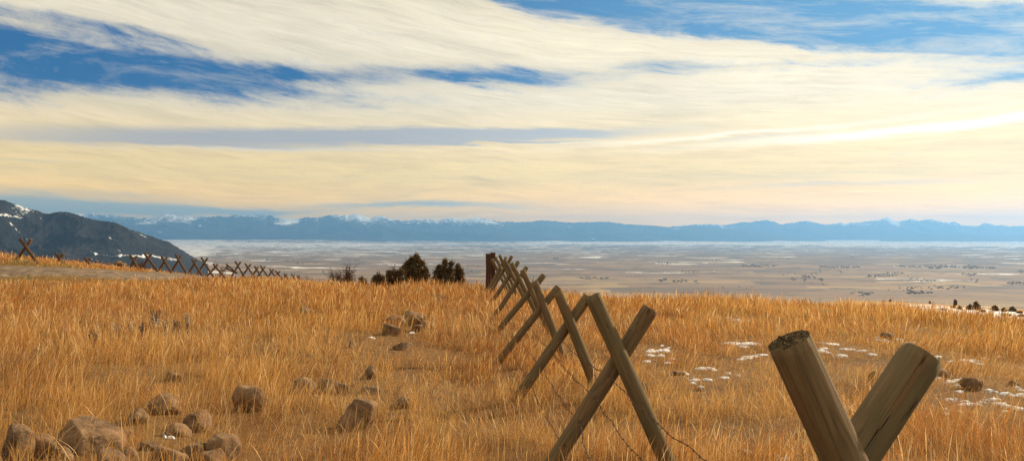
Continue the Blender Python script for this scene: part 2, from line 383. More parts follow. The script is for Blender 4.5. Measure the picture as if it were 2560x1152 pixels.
# ================================================================== ROAD
RD = np.array([(-900, 30), (-400, 31), (0, 32.2), (200, 35.5), (330, 39.5), (420, 45), (520, 54), (620, 67), (700, 84), (780, 110), (840, 150.)])
RW = np.array([2.9, 2.9, 3.0, 3.2, 3.7, 4.3, 4.6, 4.9, 5., 5., 5.])
RX = (RD[:, 0]-CX)/F*RD[:, 1]; RY = RD[:, 1]
def road_half(px): return np.interp(px, RD[:, 0], RW)
def on_road(x, y, extra=0.):
    px = x/np.maximum(y, .1)*F+CX; c = np.interp(px, RD[:, 0], RD[:, 1])
    return (np.abs(y-c) < road_half(px)+extra) & (px < 840)
def build_road():
    n = 260; pxs = np.linspace(-900, 838, n); c = np.interp(pxs, RD[:, 0], RD[:, 1]); w = road_half(pxs)
    w = w+(vnoise(pxs*.05, pxs*0, 3)-.5)*.5
    t = np.linspace(-1, 1, 15); D = c[:, None]+w[:, None]*t[None]; X = (pxs[:, None]-CX)/F*D
    Z = gz(X, D)+.03+.22*(1-t[None]**2)
    Z[:, 0] -= .06; Z[:, -1] -= .06
    v = np.stack([X, D, Z], -1).reshape(-1, 3); m = len(t)
    i = np.arange(n-1)[:, None]*m+np.arange(m-1)[None]
    q = np.stack([i, i+m, i+m+1, i+1], -1).reshape(-1, 4)
    tag(add('gravel_road', mesh_np('gravel_road', v, q, None, True), M['gravel']), kind='structure')
build_road()

# ================================================================== MOUNTAINS
def prof(s): return np.array([tuple(map(float, a.split(','))) for a in s.split()])
PA = prof("-900,462 -500,470 -300,485 -120,494 -40,499 0,500 12,500 25,506 38,510 53,516 76,523 92,525 107,532 118,535 134,532 149,529 164,529 181,533 200,539 220,546 239,550 267,553 286,555 305,563 324,573 344,579 363,586 382,591 400,599 420,603 439,615 459,627 474,637 488,645 520,660")
PB = prof("-900,540 -400,530 0,540 100,536 189,534 210,534 229,531 244,536 277,536 305,541 353,544 382,544 400,538 414,535 429,536 447,540 472,540 484,541.6 507,537.5 517,542 537,541 544,540 568,542 574,539.6 589,537 615,540.6 632,537 656,536.7 664,540 677,538 693,545 701,546 751,546.5 769,542 777,544.5 800,542.6 824,537 841,536.7 853,540 863,536 871,539 891,533.5 900,538 912,542 929,546 941,540 955,539.5 968,544 986,550 998,549 1005,551 1025,551 1035,547.5 1043,549 1066,547.5 1082,546.5 1093,551 1121,544.5 1134,545 1156,549 1181,545 1193,544.5 1209,546 1228,550 1252,554 1271,555 1310,555 1330,554 1353,550 1377,552 1400,553.5 1418,556 1445,556 1472,555 1502,554 1536,556.7 1570,561 1638,563.5 1656,566 1685,567 1710,566 1760,565.5 1800,569 1815,574 1860,575 1900,577 1960,585 2040,595 2110,606 2200,625")
PC = prof("1500,585 1600,575 1690,565 1706,563 1740,561 1785,560 1808,563 1830,559.6 1860,554.4 1873,556 1885,553.5 1916,550 1935,553 1950,561 1980,557 1998,553.5 2016,552 2030,554 2055,560 2077,560 2102,556 2114,559 2127,556 2154,555 2172,552 2202,549 2219,543 2231,550.6 2247,554 2274,547 2285,547 2297,552 2324,547 2351,553.5 2374,556 2385,553 2406,563 2444,565 2462,557 2490,564 2501,563 2524,566 2560,563.5 2620,560 2750,566 2900,560 3200,570 3500,575")
PE = prof("2080,622 2140,606 2200,600 2250,596 2330,589 2400,585 2440,588 2490,591 2560,588 2650,580 2800,585 3000,578 3400,590")
def mountain(name, prf, p0, p1, step, d0, dc, d1, nd, mat, scale, amp, seed, sharp=1., jag=0., snowf=None):
    px = np.arange(p0, p1, step); u = (px-CX)/F
    y = np.interp(px, prf[:, 0], prf[:, 1])
    if jag: y = y+(fbm(px*.12, px*0+seed, 4, seed)-.5)*jag+(fbm(px*.45, px*0+seed+9, 2, seed+3)-.5)*jag*.8
    s = (HY-y)/F
    D = np.concatenate([np.linspace(d0, dc, int(nd*.72))[:-1], np.linspace(dc, d1, nd-int(nd*.72)+1)])
    U, DD = np.meshgrid(u, D)
    X = U*DD; Y = DD
    t = np.clip((DD-d0)/(dc-d0), 0, 1); back = np.clip((DD-dc)/(d1-dc), 0, 1)
    base = gz(X, Y)-CAMZ
    zc = (s*dc)[None]
    wx = X/scale+(fbm(X/scale*.6, Y/scale*.6, 3, seed+5)-.5)*1.2; wy = Y/scale*.75+X/scale*.25
    rg = ridged(wx, wy, 7, seed)
    env = t**sharp*(1-back**1.5)
    h = base+(zc-base)*env
    rel = np.maximum(zc-base, 50)
    h = h-amp*rel*(1-rg)*np.clip(4*t*(1-t)+.12*(t > .5), 0, 1)*(1-back)+amp*.25*rel*(rg-.5)*(t*(1-back))
    h = h-40*(t < .02)
    # bring the skyline to the traced outline
    k = np.max(h/DD, 0); fix = (s-k)
    wgt = t**2*(1-back)
    for _ in range(3):
        h = h+(fix[None]*DD)*wgt; k = np.max(h/DD, 0); fix = s-k
    Z = h+CAMZ; n = len(px); m = len(D)
    v = np.stack([X, Y, Z], -1).reshape(-1, 3)
    i = np.arange(m-1)[:, None]*n+np.arange(n-1)[None]
    q = np.stack([i, i+1, i+n+1, i+n], -1).reshape(-1, 4)
    me = mesh_np(name, v, q, None, True)
    P2 = U*F+CX; yy = HY-Z/DD*F
    sn = snowf(P2, yy, t, rg, X, Y) if snowf is not None else P2*0
    attr(me, 'snow', sn.ravel())
    o = add(name, me, mat); tag(o, kind='structure'); return o
def snA(px, y, t, rg, X, Y):
    a = .36*np.exp(-(((px-60)/60)**2+((y-524)/17)**2))+.42*np.exp(-(((px-165)/32)**2+((y-536)/7)**2))
    a = a+(rg-.5)*.55+.02*px*0
    # bare, snow-dusted gullies running down to the right
    def streak(x0, y0, x1, y1, w, s):
        dx, dy = x1-x0, y1-y0; L = math.hypot(dx, dy); tt = np.clip(((px-x0)*dx+(y-y0)*dy)/L**2, 0, 1)
        dd = np.hypot(px-x0-dx*tt, y-y0-dy*tt); return s*np.exp(-(dd/w)**2)
    for q in [(24, 556, 68, 598, 3.5, .6), (70, 580, 116, 610, 3.0, .45), (196, 584, 218, 598, 2, .35), (215, 580, 245, 606, 2, .35), (140, 592, 152, 602, 4, .35),
              (275, 594, 288, 600, 3, .5), (283, 610, 300, 626, 5, .5), (328, 618, 342, 624, 4, .5), (334, 577, 368, 594, 2.2, .6), (0, 536, 60, 545, 3, .35),
              (98, 543, 110, 549, 3, .5), (165, 563, 168, 568, 3, .4), (170, 616, 182, 622, 4, .5), (0, 617, 12, 620, 4, .6), (210, 618, 240, 634, 4, .6), (0, 640, 60, 652, 3, .2),
              (150, 632, 230, 646, 4, .55), (240, 634, 300, 640, 4, .6), (300, 636, 360, 642, 5, .6), (360, 636, 440, 648, 5, .6), (382, 590, 410, 600, 1.8, .5)]:
        a = a+.93*streak(*q)
    return a
def snB(px, y, t, rg, X, Y):
    top = np.interp(px, PB[:, 0], PB[:, 1]); cap = np.clip(1-(y-top)/30, 0, 1)**.7
    a = (cap*.34+cap*(rg-.45)*.9)*(1-sstep(1210, 1330, px))
    for x0, y0, w, h, s in [(410, 580, 30, 9, .42), (470, 575, 16, 7, .3), (500, 565, 6, 5, .5), (725, 553, 30, 5, .55), (1330, 567, 26, 6, .4), (1420, 567, 12, 3, .5), (1485, 578, 6, 2, .5), (1500, 582, 40, 4, .3),
                            (1650, 596, 34, 7, .5), (1690, 572, 45, 5, .45), (1600, 585, 40, 6, .3), (1570, 573, 16, 2.5, .45), (1480, 597, 45, 4, .55), (1825, 600, 35, 4, .5), (1340, 600, 80, 4, .4)]:
        a = a+s*np.exp(-(((px-x0)/w)**2+((y-y0)/h)**2))
    return a
def snC(px, y, t, rg, X, Y):
    top = np.interp(px, PC[:, 0], PC[:, 1]); return np.clip(1-(y-top)/30, 0, 1)*(.34+(rg-.45)*.9)
def snE(px, y, t, rg, X, Y): return .22+.2*np.clip((y-592)/14, 0, 1)+px*0
MA = mat_mountain('wooded_slope', (.004, .006, .009), (.026, .020, .017), .013, 60, 1000, 1.2)
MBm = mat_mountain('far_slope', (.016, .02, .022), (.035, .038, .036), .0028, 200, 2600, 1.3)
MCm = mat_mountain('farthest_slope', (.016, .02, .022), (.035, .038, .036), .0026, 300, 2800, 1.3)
mountain('wooded_mountain', PA, -1000, 521, 2.2, 5300, 7200, 8600, 190, MA, 800, .60, 101, .95, 2.2, snA)
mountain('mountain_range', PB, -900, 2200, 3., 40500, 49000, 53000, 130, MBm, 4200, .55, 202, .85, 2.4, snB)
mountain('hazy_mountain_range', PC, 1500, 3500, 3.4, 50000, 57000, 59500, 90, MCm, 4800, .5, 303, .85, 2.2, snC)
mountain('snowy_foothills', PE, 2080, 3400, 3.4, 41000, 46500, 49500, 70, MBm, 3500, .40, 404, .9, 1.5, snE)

# ================================================================== POLES
def pole_mesh(L, r, seg=28, rows=26, rough=.012, top_tilt=(0, 0), seed=0, endrough=1.):
    """round post along +Z from 0 to L, top end last; slot 0 side wood, slot 1 sawn end"""
    rs = np.random.default_rng(seed); a = np.linspace(0, 2*np.pi, seg, endpoint=False)
    zz = np.linspace(0, L, rows); ph = rs.uniform(0, 6.3, 6)
    V = []
    for z in zz:
        rad = r*(1+.03*np.sin(z*1.7+ph[0]))*(1.03-.05*z/L)
        rr = rad*(1+rough*np.sin(2*a+ph[1]+z*.6)+rough*.8*np.sin(3*a+ph[2]-z*1.1)+rs.normal(0, rough*.10, seg))
        ox = .012*np.sin(z*1.3+ph[3])*min(1, L); oy = .012*np.sin(z*1.1+ph[4])*min(1, L)
        k = z/L; k = max(0, (k-.9)/.1)
        V.append(np.stack([rr*np.cos(a)+ox, rr*np.sin(a)+oy, z+k*(top_tilt[0]*np.cos(a)+top_tilt[1]*np.sin(a))*r], -1))
    last = V[-1].copy(); c = last.mean(0)
    rim = len(V)
    V[-1] = np.column_stack([c[0]+(last[:, 0]-c[0])*.985, c[1]+(last[:, 1]-c[1])*.985, last[:, 2]])
    faces = []; mats = []
    for i in range(rows-1):
        for k in range(seg):
            q = (k+1) % seg; faces.append((i*seg+k, i*seg+q, (i+1)*seg+q, (i+1)*seg+k)); mats.append(0)
    n = rows; src = V[-1]
    for f in (.93, .8, .66, .5, .34, .18):
        ring = c+(src-c)*f; ring[:, 2] += rs.normal(0, .0035*endrough, seg)*(r/.06)
        V.append(ring)
        for k in range(seg):
            q = (k+1) % seg; faces.append(((n-1)*seg+k, (n-1)*seg+q, n*seg+q, n*seg+k)); mats.append(1)
        n += 1
    vv = np.concatenate(V); vv = np.vstack([vv, [c]]); ci = len(vv)-1
    for k in range(seg): faces.append(((n-1)*seg+k, (n-1)*seg+(k+1) % seg, ci)); mats.append(1)
    faces.append(tuple(reversed(range(seg)))); mats.append(1)
    me = bpy.data.meshes.new('pole'); me.from_pydata(vv.tolist(), [], faces); me.update()
    me.polygons.foreach_set('material_index', mats)
    me.polygons.foreach_set('use_smooth', [m == 0 for m in mats]); return me
def place_pole(top, foot, dia, parent, mats, seed, seg=28, rows=26, tilt=(0, 0), rough=.012, name='pole'):
    """pole from top point to foot point; the foot end runs on down into the ground"""
    ax = (top-foot).normalized(); f = foot.copy()
    for _ in range(60):
        if f.z < float(gz(f.x, f.y))-.15: break
        f = f-ax*.05
    L = (top-f).length; me = pole_mesh(L, dia/2, seg, rows, rough, tilt, seed)
    o = add(name, me, mats, parent)
    q = ax.to_track_quat('Z', 'Y'); o.rotation_mode = 'QUATERNION'; o.rotation_quaternion = q
    o.location = f-parent.location
    return o, f
NEARW = [M['wood'], M['end']]
# each: depth, front pole (top px, foot px), rear pole (top px, foot px), label
NX = [
 (2.30, ((1962, 852), (2175, 1330)), ((2309, 890), (1998, 1345)), 'largest and nearest weathered cross post, two thick round timbers cut off by the bottom edge'),
 (5.90, ((1477, 741), (1666, 1152)), ((1625, 771), (1383, 1150)), 'tall weathered cross post second from the front, a long crack down its right leg'),
 (9.50, ((1392, 730), (1489, 968)), ((1473, 742), (1292, 1000)), 'weathered cross post third from the front, its right timber sagging behind the next post'),
 (13.0, ((1337, 704), (1420, 915)), ((1397, 718), (1247, 905)), 'cross post fourth from the front with dead grass caught at its foot'),
 (16.5, ((1307, 674), (1368, 815)), ((1361, 688), (1237, 838)), 'cross post fifth from the front in the long row'),
 (20.0, ((1277, 658), (1345, 790)), ((1317, 667), (1236, 790)), 'cross post sixth from the front in the long row'),
 (23.5, ((1260, 650), (1318, 760)), ((1296, 653), (1231, 752)), 'cross post seventh from the front, leaning close to the next'),
 (27.0, ((1248, 638), (1292, 735)), ((1280, 640), (1224, 736)), 'cross post third from the dark end posts'),
 (29.5, ((1239, 642), (1280, 728)), ((1266, 643), (1221, 728)), 'cross post second from the dark end posts'),
 (31.0, ((1230, 647), (1268, 722)), ((1255, 660), (1222, 722)), 'small far cross post right beside the dark end posts'),
]
rearpoles = []
for k, (d, fr, re, lab) in enumerate(NX):
    dia = .122
    sep = .048 if k < 2 else .05
    dr = .131 if k == 0 else dia
    ft, ff = P(*fr[0], d-sep-(.05 if k == 0 else 0)), P(*fr[1], d-sep); rt, rf = P(*re[0], d+sep+(.13 if k == 0 else .0)), P(*re[1], d+sep)
    cx = (ff.x+rf.x)/2; root = empty('cross_post', (cx, d, float(gz(cx, d))), label=lab, cat='fence post', group='cross posts of the near barbed wire fence')
    sg = 40 if k == 0 else 28 if k < 4 else 14
    rw = 50 if k < 2 else 26 if k < 4 else 12
    o1, _ = place_pole(ft, ff, dia, root, NEARW, 11+k*7, sg, rw, (.0, .0) if k else (0, 0))
    o2, f2 = place_pole(rt, rf, dr, root, NEARW, 14+k*7, sg, rw, (0, 0))
    rearpoles.append((rt, rf, d))
# dark end posts
for k, (x, yt, yb, w, d, lab) in enumerate([(1221, 634, 712, 13, 32.0, 'dark squared end post, left and shorter of the two closing the fence'),
                                           (1232, 631, 712, 13, 32.3, 'dark squared end post, right and taller of the two closing the fence')]):
    b = P(x, yb+8, d); t = P(x, yt, d); hw = w/F*d/2
    mb = MB(); rs = random.Random(k)
    n = 9; zs = [b.z-.3+(t.z-b.z+.3)*i/(n-1) for i in range(n)]
    for i, z in enumerate(zs):
        for sx, sy in ((-1, -1), (1, -1), (1, 1), (-1, 1)):
            mb.v.append(Vector((sx*hw*rs.uniform(.9, 1.08), sy*hw*rs.uniform(.9, 1.05), z-b.z+(rs.uniform(-.02, .02) if i == n-1 else 0))))
    for i in range(n-1):
        for q in range(4): mb.f.append((i*4+q, i*4+(q+1) % 4, (i+1)*4+(q+1) % 4, (i+1)*4+q))
    mb.f.append(((n-1)*4, (n-1)*4+1, (n-1)*4+2, (n-1)*4+3))
    o = mb.build('end_post', M['tie'], loc=b); tag(o, lab, 'fence post')

# ------------------------------------------------------------------ barbed wire
def wire_point(k, t, lift=.062):
    rt, rf, d = rearpoles[k]; p = rf+(rt-rf)*t
    return p+Vector((-.01, -lift, .0))
def wire(tvals, lab, seed, ext):
    rs = random.Random(seed); pts = [wire_point(k, tv) for k, tv in enumerate(tvals)]
    pts[0] = pts[1]+(ext-pts[1])
    e = pts[0]+(pts[0]-pts[1])*.6
    pts = [e]+pts
    path = []
    for a, b in zip(pts[:-1], pts[1:]):
        L = (b-a).length; n = max(6, int(L/.012) if a.y < 9 else int(L/.05))
        sag = .035+.02*rs.random()
        for i in range(n):
            f = i/n; p = a.lerp(b, f); p.z -= sag*4*f*(1-f)+.004*math.sin(f*37+seed); p.x += .006*math.sin(f*23+seed*2)
            path.append(p)
    path.append(pts[-1])
    root = empty('barbed_wire', path[0], label=lab, cat='wire', group='strands of the near barbed wire fence')
    o0 = root.location.copy()
    mb = MB(); acc = 0; s1 = []; s2 = []
    for i, p in enumerate(path):
        if i: acc += (p-path[i-1]).length
        rr = .0021; w = acc*2*math.pi/.055
        d = Vector((math.cos(w), 0, math.sin(w)))*rr
        s1.append(p+d-o0); s2.append(p-d-o0)
    mb.tube(s1, .0016, 4); mb.tube(s2, .0016, 4)
    mb.build('strand', M['wire'], root)
    bb = MB(); acc = 0; nxt = .05
    for i in range(1, len(path)-1):
        acc += (path[i]-path[i-1]).length
        if acc > nxt and path[i].y < 20:
            nxt = acc+rs.uniform(.095, .125); p = path[i]-o0; tdir = (path[i+1]-path[i-1]).normalized()
            for q in range(4):
                an = rs.uniform(0, 6.28); n = tdir.cross(Vector((math.cos(an), .2, math.sin(an)))).normalized()
                bb.tube([p-n*.003, p+n*rs.uniform(.012, .018)+tdir*rs.uniform(-.004, .004)], [.0013, .0005], 3)
            c = []
            for q in range(9):
                w = q*2*math.pi/4.; n1 = tdir.orthogonal().normalized(); n2 = tdir.cross(n1)
                c.append(p+tdir*(q-4)*.0013+(n1*math.cos(w)+n2*math.sin(w))*.0045)
            bb.tube(c, .0012, 3)
    bo = bb.build('barb', M['wire'], root); bo['kind'] = 'stuff'
    for k in range(1, 5):
        p = wire_point(k, tvals[k], .060)-o0; ax = (rearpoles[k][0]-rearpoles[k][1]).normalized()
        s = MB(); s.tube([p+Vector((0, .012, 0))+ax*.012, p+Vector((0, -.006, 0))+ax*.011, p+Vector((0, -.010, 0)), p+Vector((0, -.006, 0))-ax*.011, p+Vector((0, .012, 0))-ax*.012], .0022, 5)
        s.build('staple', M['nail'], root)
e1 = P(2060, 1262, 2.55)
wire([.6, .575, .61, .62, .62, .6, .6, .6, .6, .6], 'topmost of the four barbed wire strands on the near fence', 1, P(1860, 1210, 3.0))
wire([.46, .43, .49, .5, .5, .48, .48, .48, .48, .48], 'second barbed wire strand from the top on the near fence', 2, P(1740, 1285, 3.3))
wire([.3, .27, .345, .35, .35, .34, .34, .34, .34, .34], 'third barbed wire strand from the top, with a loose twisted end', 3, P(1520, 1290, 3.9))
wire([.15, .115, .19, .2, .2, .18, .18, .18, .18, .18], 'lowest of the four barbed wire strands, half lost in the grass', 4, P(1440, 1320, 4.0))

# ------------------------------------------------------------------ far fence across the road
FX = [ # centre, top, bottom, half width at top, at bottom, depth, label
 (65, 597, 646, 14, 21, 40, 'large dark cross post nearest the left edge, beyond the gravel road'),
 (149, 632, 665, 11, 13, 44, 'short cross post second from the left edge, beyond the gravel road'),
 (219, 644, 668, 8, 10, 48, 'squat pale cross post sunk in grass left of the low boulders'),
 (334, 638, 670, 9, 10, 52, 'cross post at the left side of the bare bush beyond the road'),
 (370, 632, 673, 10, 20, 54, 'wide cross post at the right side of the bare bush beyond the road'),
 (411, 640, 675, 8, 13, 57, 'cross post with one sunlit pale leg, first one right of the bare bush'),
 (446, 636, 677, 7, 16, 60, 'tall narrow cross post, second one right of the bare bush'),
 (486, 647, 677, 6, 12, 64, 'small cross post, third one right of the bare bush'),
 (511, 643, 679, 8, 14, 66, 'tall cross post just left of the broken one'),
 (539, 659, 678, 6, 10, 69, 'low broken cross post with a snapped top'),
 (595, 653, 684, 7, 12, 74, 'cross post first right of the collapsed one'),
 (620, 658, 686, 7, 12, 77, 'cross post second right of the collapsed one'),
 (641, 665, 687, 5, 9, 80, 'small cross post third right of the collapsed one'),
 (657, 664, 688, 6, 10, 83, 'cross post fourth right of the collapsed one'),
 (679, 671, 690, 5, 8, 88, 'cross post fifth right of the collapsed one'),
 (694, 676, 691, 6, 7, 92, 'last full cross post before the row sinks behind the hill'),
 (714, 684, 696, 4, 5, 98, 'first of the three cross posts whose tips alone show over the grass'),
 (732, 685, 697, 4, 5, 104, 'middle of the three cross posts whose tips alone show over the grass'),
 (746, 688, 698, 4, 5, 110, 'rightmost cross post tips showing over the grass in the far row'),
]
for k, (c, yt, yb, ht, hb, d, lab) in enumerate(FX):
    dia = .155 if d < 60 else .16+.0008*(d-60)
    b = P(c, yb, d); root = empty('cross_post', (b.x, d, float(gz(b.x, d))), label=lab, cat='fence post', group='cross posts of the far fence across the road')
    for s in (-1, 1):
        dd = d+s*.07
        t3 = P(c+s*ht*-1 if s < 0 else c-ht, yt, dd) if False else P(c+(-ht if s < 0 else ht), yt+(0 if s < 0 else 1.5), dd)
        f3 = P(c+(hb if s < 0 else -hb), yb, dd)
        place_pole(t3, f3, dia, root, [M['woodfar'], M['end']], 300+k*3+s, 10, 5)
# the collapsed one with a long fallen rail
root = empty('fallen_cross_post', P(572, 678, 72), label='collapsed cross post with a long pole fallen to the right', cat='fence post', group='cross posts of the far fence across the road')
for a, b in (((566, 661), (590, 680)), ((571, 664), (557, 678)), ((567, 671), (592, 683))):
    mb = MB(); mb.tube([P(*a, 72)-root.location, P(*b, 71)-root.location], [.08, .08], 8); mb.build('pole', M['woodfar'], root)

# ================================================================== ROCKS
def ico(sub):
    import bmesh
    bm = bmesh.new(); bmesh.ops.create_icosphere(bm, subdivisions=sub, radius=1.)
    v = np.array([x.co[:] for x in bm.verts]); f = np.array([[y.index for y in x.verts] for x in bm.faces]); bm.free(); return v, f
ICO = {s: ico(s) for s in (2, 3, 4, 5)}
BIG = [(.05, -.12, 1, .52), (-.70, -.66, .22, .50), (.62, -.62, .50, .60), (.97, .05, .22, .78), (-.95, .3, .12, .78), (.1, .95, .2, .8), (-.2, -.75, -.5, .8), (-.35, -.3, .85, .70), (.5, -.1, .8, .66)]
def rock_mesh(size, seed, sub=4, facets=9, rnd=.085, fac=None):
    v, f = ICO[sub]; v = v.copy(); rs = np.random.default_rng(seed)
    n = rs.normal(size=(facets, 3)); n /= np.linalg.norm(n, axis=1)[:, None]; n[0] = (.1, -.1, .99)
    h = rs.uniform(.42, .80, facets)
    if fac is not None:
        n = np.array([q[:3] for q in fac]); n /= np.linalg.norm(n, axis=1)[:, None]; h = np.array([q[3] for q in fac])
    dir_ = v/np.linalg.norm(v, axis=1)[:, None]
    # soft-min against the cutting planes gives flat faces with worn edges
    t = 1.0/np.maximum(dir_@n.T/h[None], 1e-3); t = np.concatenate([t, np.ones((len(v), 1))], 1)
    k = 1/rnd*2.2; rad = -np.log(np.exp(-k*np.minimum(t, 3)).sum(1))/k+.0
    v = dir_*rad[:, None]
    q = dir_*2.3+seed*1.7
    nn = (fbm(q[:, 0]+q[:, 2]*.7, q[:, 1]-q[:, 2]*.6, 5, seed % 90)-.5)
    v = v*(1+.20*nn[:, None])
    q = dir_*9+seed
    v = v*(1+.05*(fbm(q[:, 0]+q[:, 2]*.8, q[:, 1]-q[:, 2]*.5, 3, seed % 77)-.5)[:, None])
    v = v/np.abs(v).max(0)*np.array(size)/2
    return mesh_np('rock', v, None, f, True)
# x centre, y top, y bottom, width (photo px), seed, label, yaw, sub
RK = [
 (190, 1032, 1135, 165, 3, 'big flat-topped brown boulder in the lower left corner', .4, 5),
 (22, 1048, 1160, 85, 5, 'rounded boulder cut by the left edge beside the dark round stone', 1.2, 5),
 (90, 1072, 1150, 66, 8, 'dark round stone wedged between the two lower left boulders', 2.2, 4),
 (263, 1125, 1190, 110, 12, 'low sloping stone at the bottom edge in front of the big boulder', .2, 4),
 (303, 1115, 1160, 76, 13, 'small speckled round stone right of the big flat-topped boulder', 1.9, 4),
 (402, 1108, 1170, 96, 17, 'smooth rounded stone at the bottom edge below the snow scrap', 2.6, 4),
 (372, 1098, 1125, 42, 18, 'half hidden flat stone behind the smooth rounded one', .9, 4),
 (335, 1012, 1062, 82, 21, 'grass-covered stone left of the two dark leaning rocks', .6, 4),
 (402, 980, 1036, 72, 22, 'dark leaning rock, left one of the pair above the snow scrap', 2.0, 4),
 (475, 1010, 1080, 80, 24, 'dark leaning rock, right one of the pair above the snow scrap', .2, 4),
 (545, 1072, 1150, 74, 27, 'pale upright round boulder at the right end of the lower left pile', 1.0, 4),
 (480, 1098, 1150, 70, 28, 'dark flat rock behind grass between the rounded and pale boulders', 1.5, 4),
 (612, 958, 1030, 84, 31, 'pale cracked boulder leaning alone in tall grass', 2.4, 4),
 (432, 925, 955, 44, 33, 'small grey stone high in the grass above the dark leaning pair', .4, 3),
 (762, 936, 985, 70, 35, 'dark hump-backed rock, leftmost of the three-rock row at middle left', 2.9, 4),
 (822, 948, 985, 66, 36, 'dark rock with a bright upper rim, middle of the three-rock row', 2.7, 4),
 (856, 955, 988, 38, 37, 'narrow dark rock, rightmost of the three-rock row', 1.1, 3),
 (884, 995, 1078, 102, 39, 'large dark dome boulder with grass stems across it, centre left', 2.5, 5),
 (1005, 990, 1022, 44, 41, 'small grey round stone alone right of the dark dome boulder', .7, 3),
 (918, 912, 948, 44, 43, 'dark stone behind tall grass above the dome boulder', .3, 3),
 (930, 955, 985, 60, 44, 'grass-topped low rock between the three-rock row and the dome boulder', 1.3, 3),
 (1030, 768, 805, 60, 46, 'dark capstone at the top of the rock heap in mid field', 2.8, 4),
 (1035, 778, 815, 42, 47, 'tan rock leaning under the dark capstone of the heap', .5, 4),
 (990, 790, 812, 54, 48, 'pale mossy slab on the left of the mid field heap', .0, 4),
 (972, 800, 840, 52, 49, 'brown boulder at the left foot of the mid field heap', 2.1, 4),
 (1038, 806, 830, 34, 51, 'black-mottled stone low in the middle of the mid field heap', 1.6, 4),
 (1070, 801, 822, 40, 52, 'lichen-dark stone at the right end of the mid field heap', 1.6, 3),
 (1006, 845, 876, 56, 54, 'grey slab stone just below the mid field heap', .2, 4),
 (1102, 731, 760, 42, 56, 'dark egg-shaped boulder standing alone near the fence row', 2.7, 4),
 (1045, 731, 745, 26, 57, 'small dark stone beside the bleached branch', 1.2, 3),
 (762, 769, 795, 36, 58, 'pointed dark rock alone in the grass left of the mid field heap', .8, 3),
 (930, 776, 795, 24, 59, 'small dark stone left of the mid field heap', 2.2, 3),
 (878, 850, 870, 24, 60, 'little dark stone sunk in grass down left of the mid field heap', 2.2, 3),
 (1700, 922, 938, 34, 62, 'flat brown stone with snow at its foot, right of the second cross post', .3, 3),
 (1752, 962, 978, 26, 63, 'small brown stone among snow scraps below the flat one', 1.3, 3),
 (1600, 945, 985, 58, 64, 'rounded boulder half hidden by the leg of the second cross post', 1.1, 4),
 (2443, 942, 978, 62, 66, 'brown boulder with snow around it near the right edge', .4, 4),
 (2362, 916, 945, 44, 67, 'brown boulder touching the tip of the nearest right timber', 2.2, 4),
 (2193, 926, 952, 30, 68, 'brown stone in the gap of the nearest cross post', 1.2, 3),
 (2542, 948, 966, 26, 69, 'small dark stone close to the right edge', .3, 3),
 (150, 1118, 1160, 60, 81, 'dark brown stone squeezed under the front of the big flat-topped boulder', 1.0, 4),
 (243, 1078, 1110, 46, 82, 'small angular stone tucked against the right side of the big flat-topped boulder', .6, 4),
 (440, 1056, 1092, 60, 83, 'dark low stone filling the gap below the dark leaning pair', 2.3, 4),
 (305, 1072, 1096, 44, 84, 'small brown stone between the big boulder and the grass-covered stone', 1.4, 3),
 (520, 1118, 1165, 70, 85, 'dark broken stone at the bottom edge before the pale upright boulder', .1, 4),
 (360, 960, 985, 40, 86, 'small dark stone in grass up left of the dark leaning pair', 1.8, 3),
 (2225, 827, 848, 34, 71, 'low brown rock with a long snow patch before it, right field', .9, 3),
 (2493, 865, 878, 20, 72, 'tiny dark stone high in the right field, left of its twin', .9, 3),
 (2513, 866, 878, 14, 73, 'tiny dark stone high in the right field, right of its twin', 1.9, 3),
 (1860, 1118, 1150, 60, 75, 'mossy brown stone at the bottom edge right of the second cross post', 1.9, 4),
]
ROCKS = []
for (x, yt, yb, w, seed, lab, yaw, sub) in RK:
    g = G(x, yb); d = g.y
    W = w/F*d*(1.18 if x < 620 and yb > 1000 else 1.1); H = (yb-yt)/F*d*1.4
    me = rock_mesh((W, W*(.75 if seed % 2 else .9), H), seed, sub, 11+seed % 5, fac=BIG if seed == 3 else None)
    o = add('rock', me, M['rock']); o.rotation_euler = (((seed*37) % 20-10)/60, ((seed*53) % 20-6)/45, 0 if seed == 3 else (yaw-1.5)*.5)
    o.location = (g.x, d+W*.3, CAMZ-(yt-HY)/F*(d+W*.3)-H*.5)
    tag(o, lab, 'rock', 'loose field rocks in the grass'); ROCKS.append((g.x, d+W*.3, W*.5))
# low boulders beyond the road
for k, (x, yt, w, d, lab) in enumerate([(294, 652, 22, 50, 'low dark boulder beyond the road left of the bare bush'), (270, 654, 14, 50, 'small low boulder beyond the road, left end of the boulder group'),
        (306, 657, 20, 48, 'broad boulder beyond the road touching the bare bush'), (240, 650, 12, 50, 'brown boulder beyond the road between the squat and the third cross post')]):
    W = w/F*d; x3 = (x-CX)/F*d; me = rock_mesh((W, W*.8, W*.7), 80+k, 3)
    o = add('rock', me, M['rock'], loc=(x3, d, CAMZ-(yt-HY)/F*d-W*.3)); tag(o, lab, 'rock', 'boulders beyond the road')

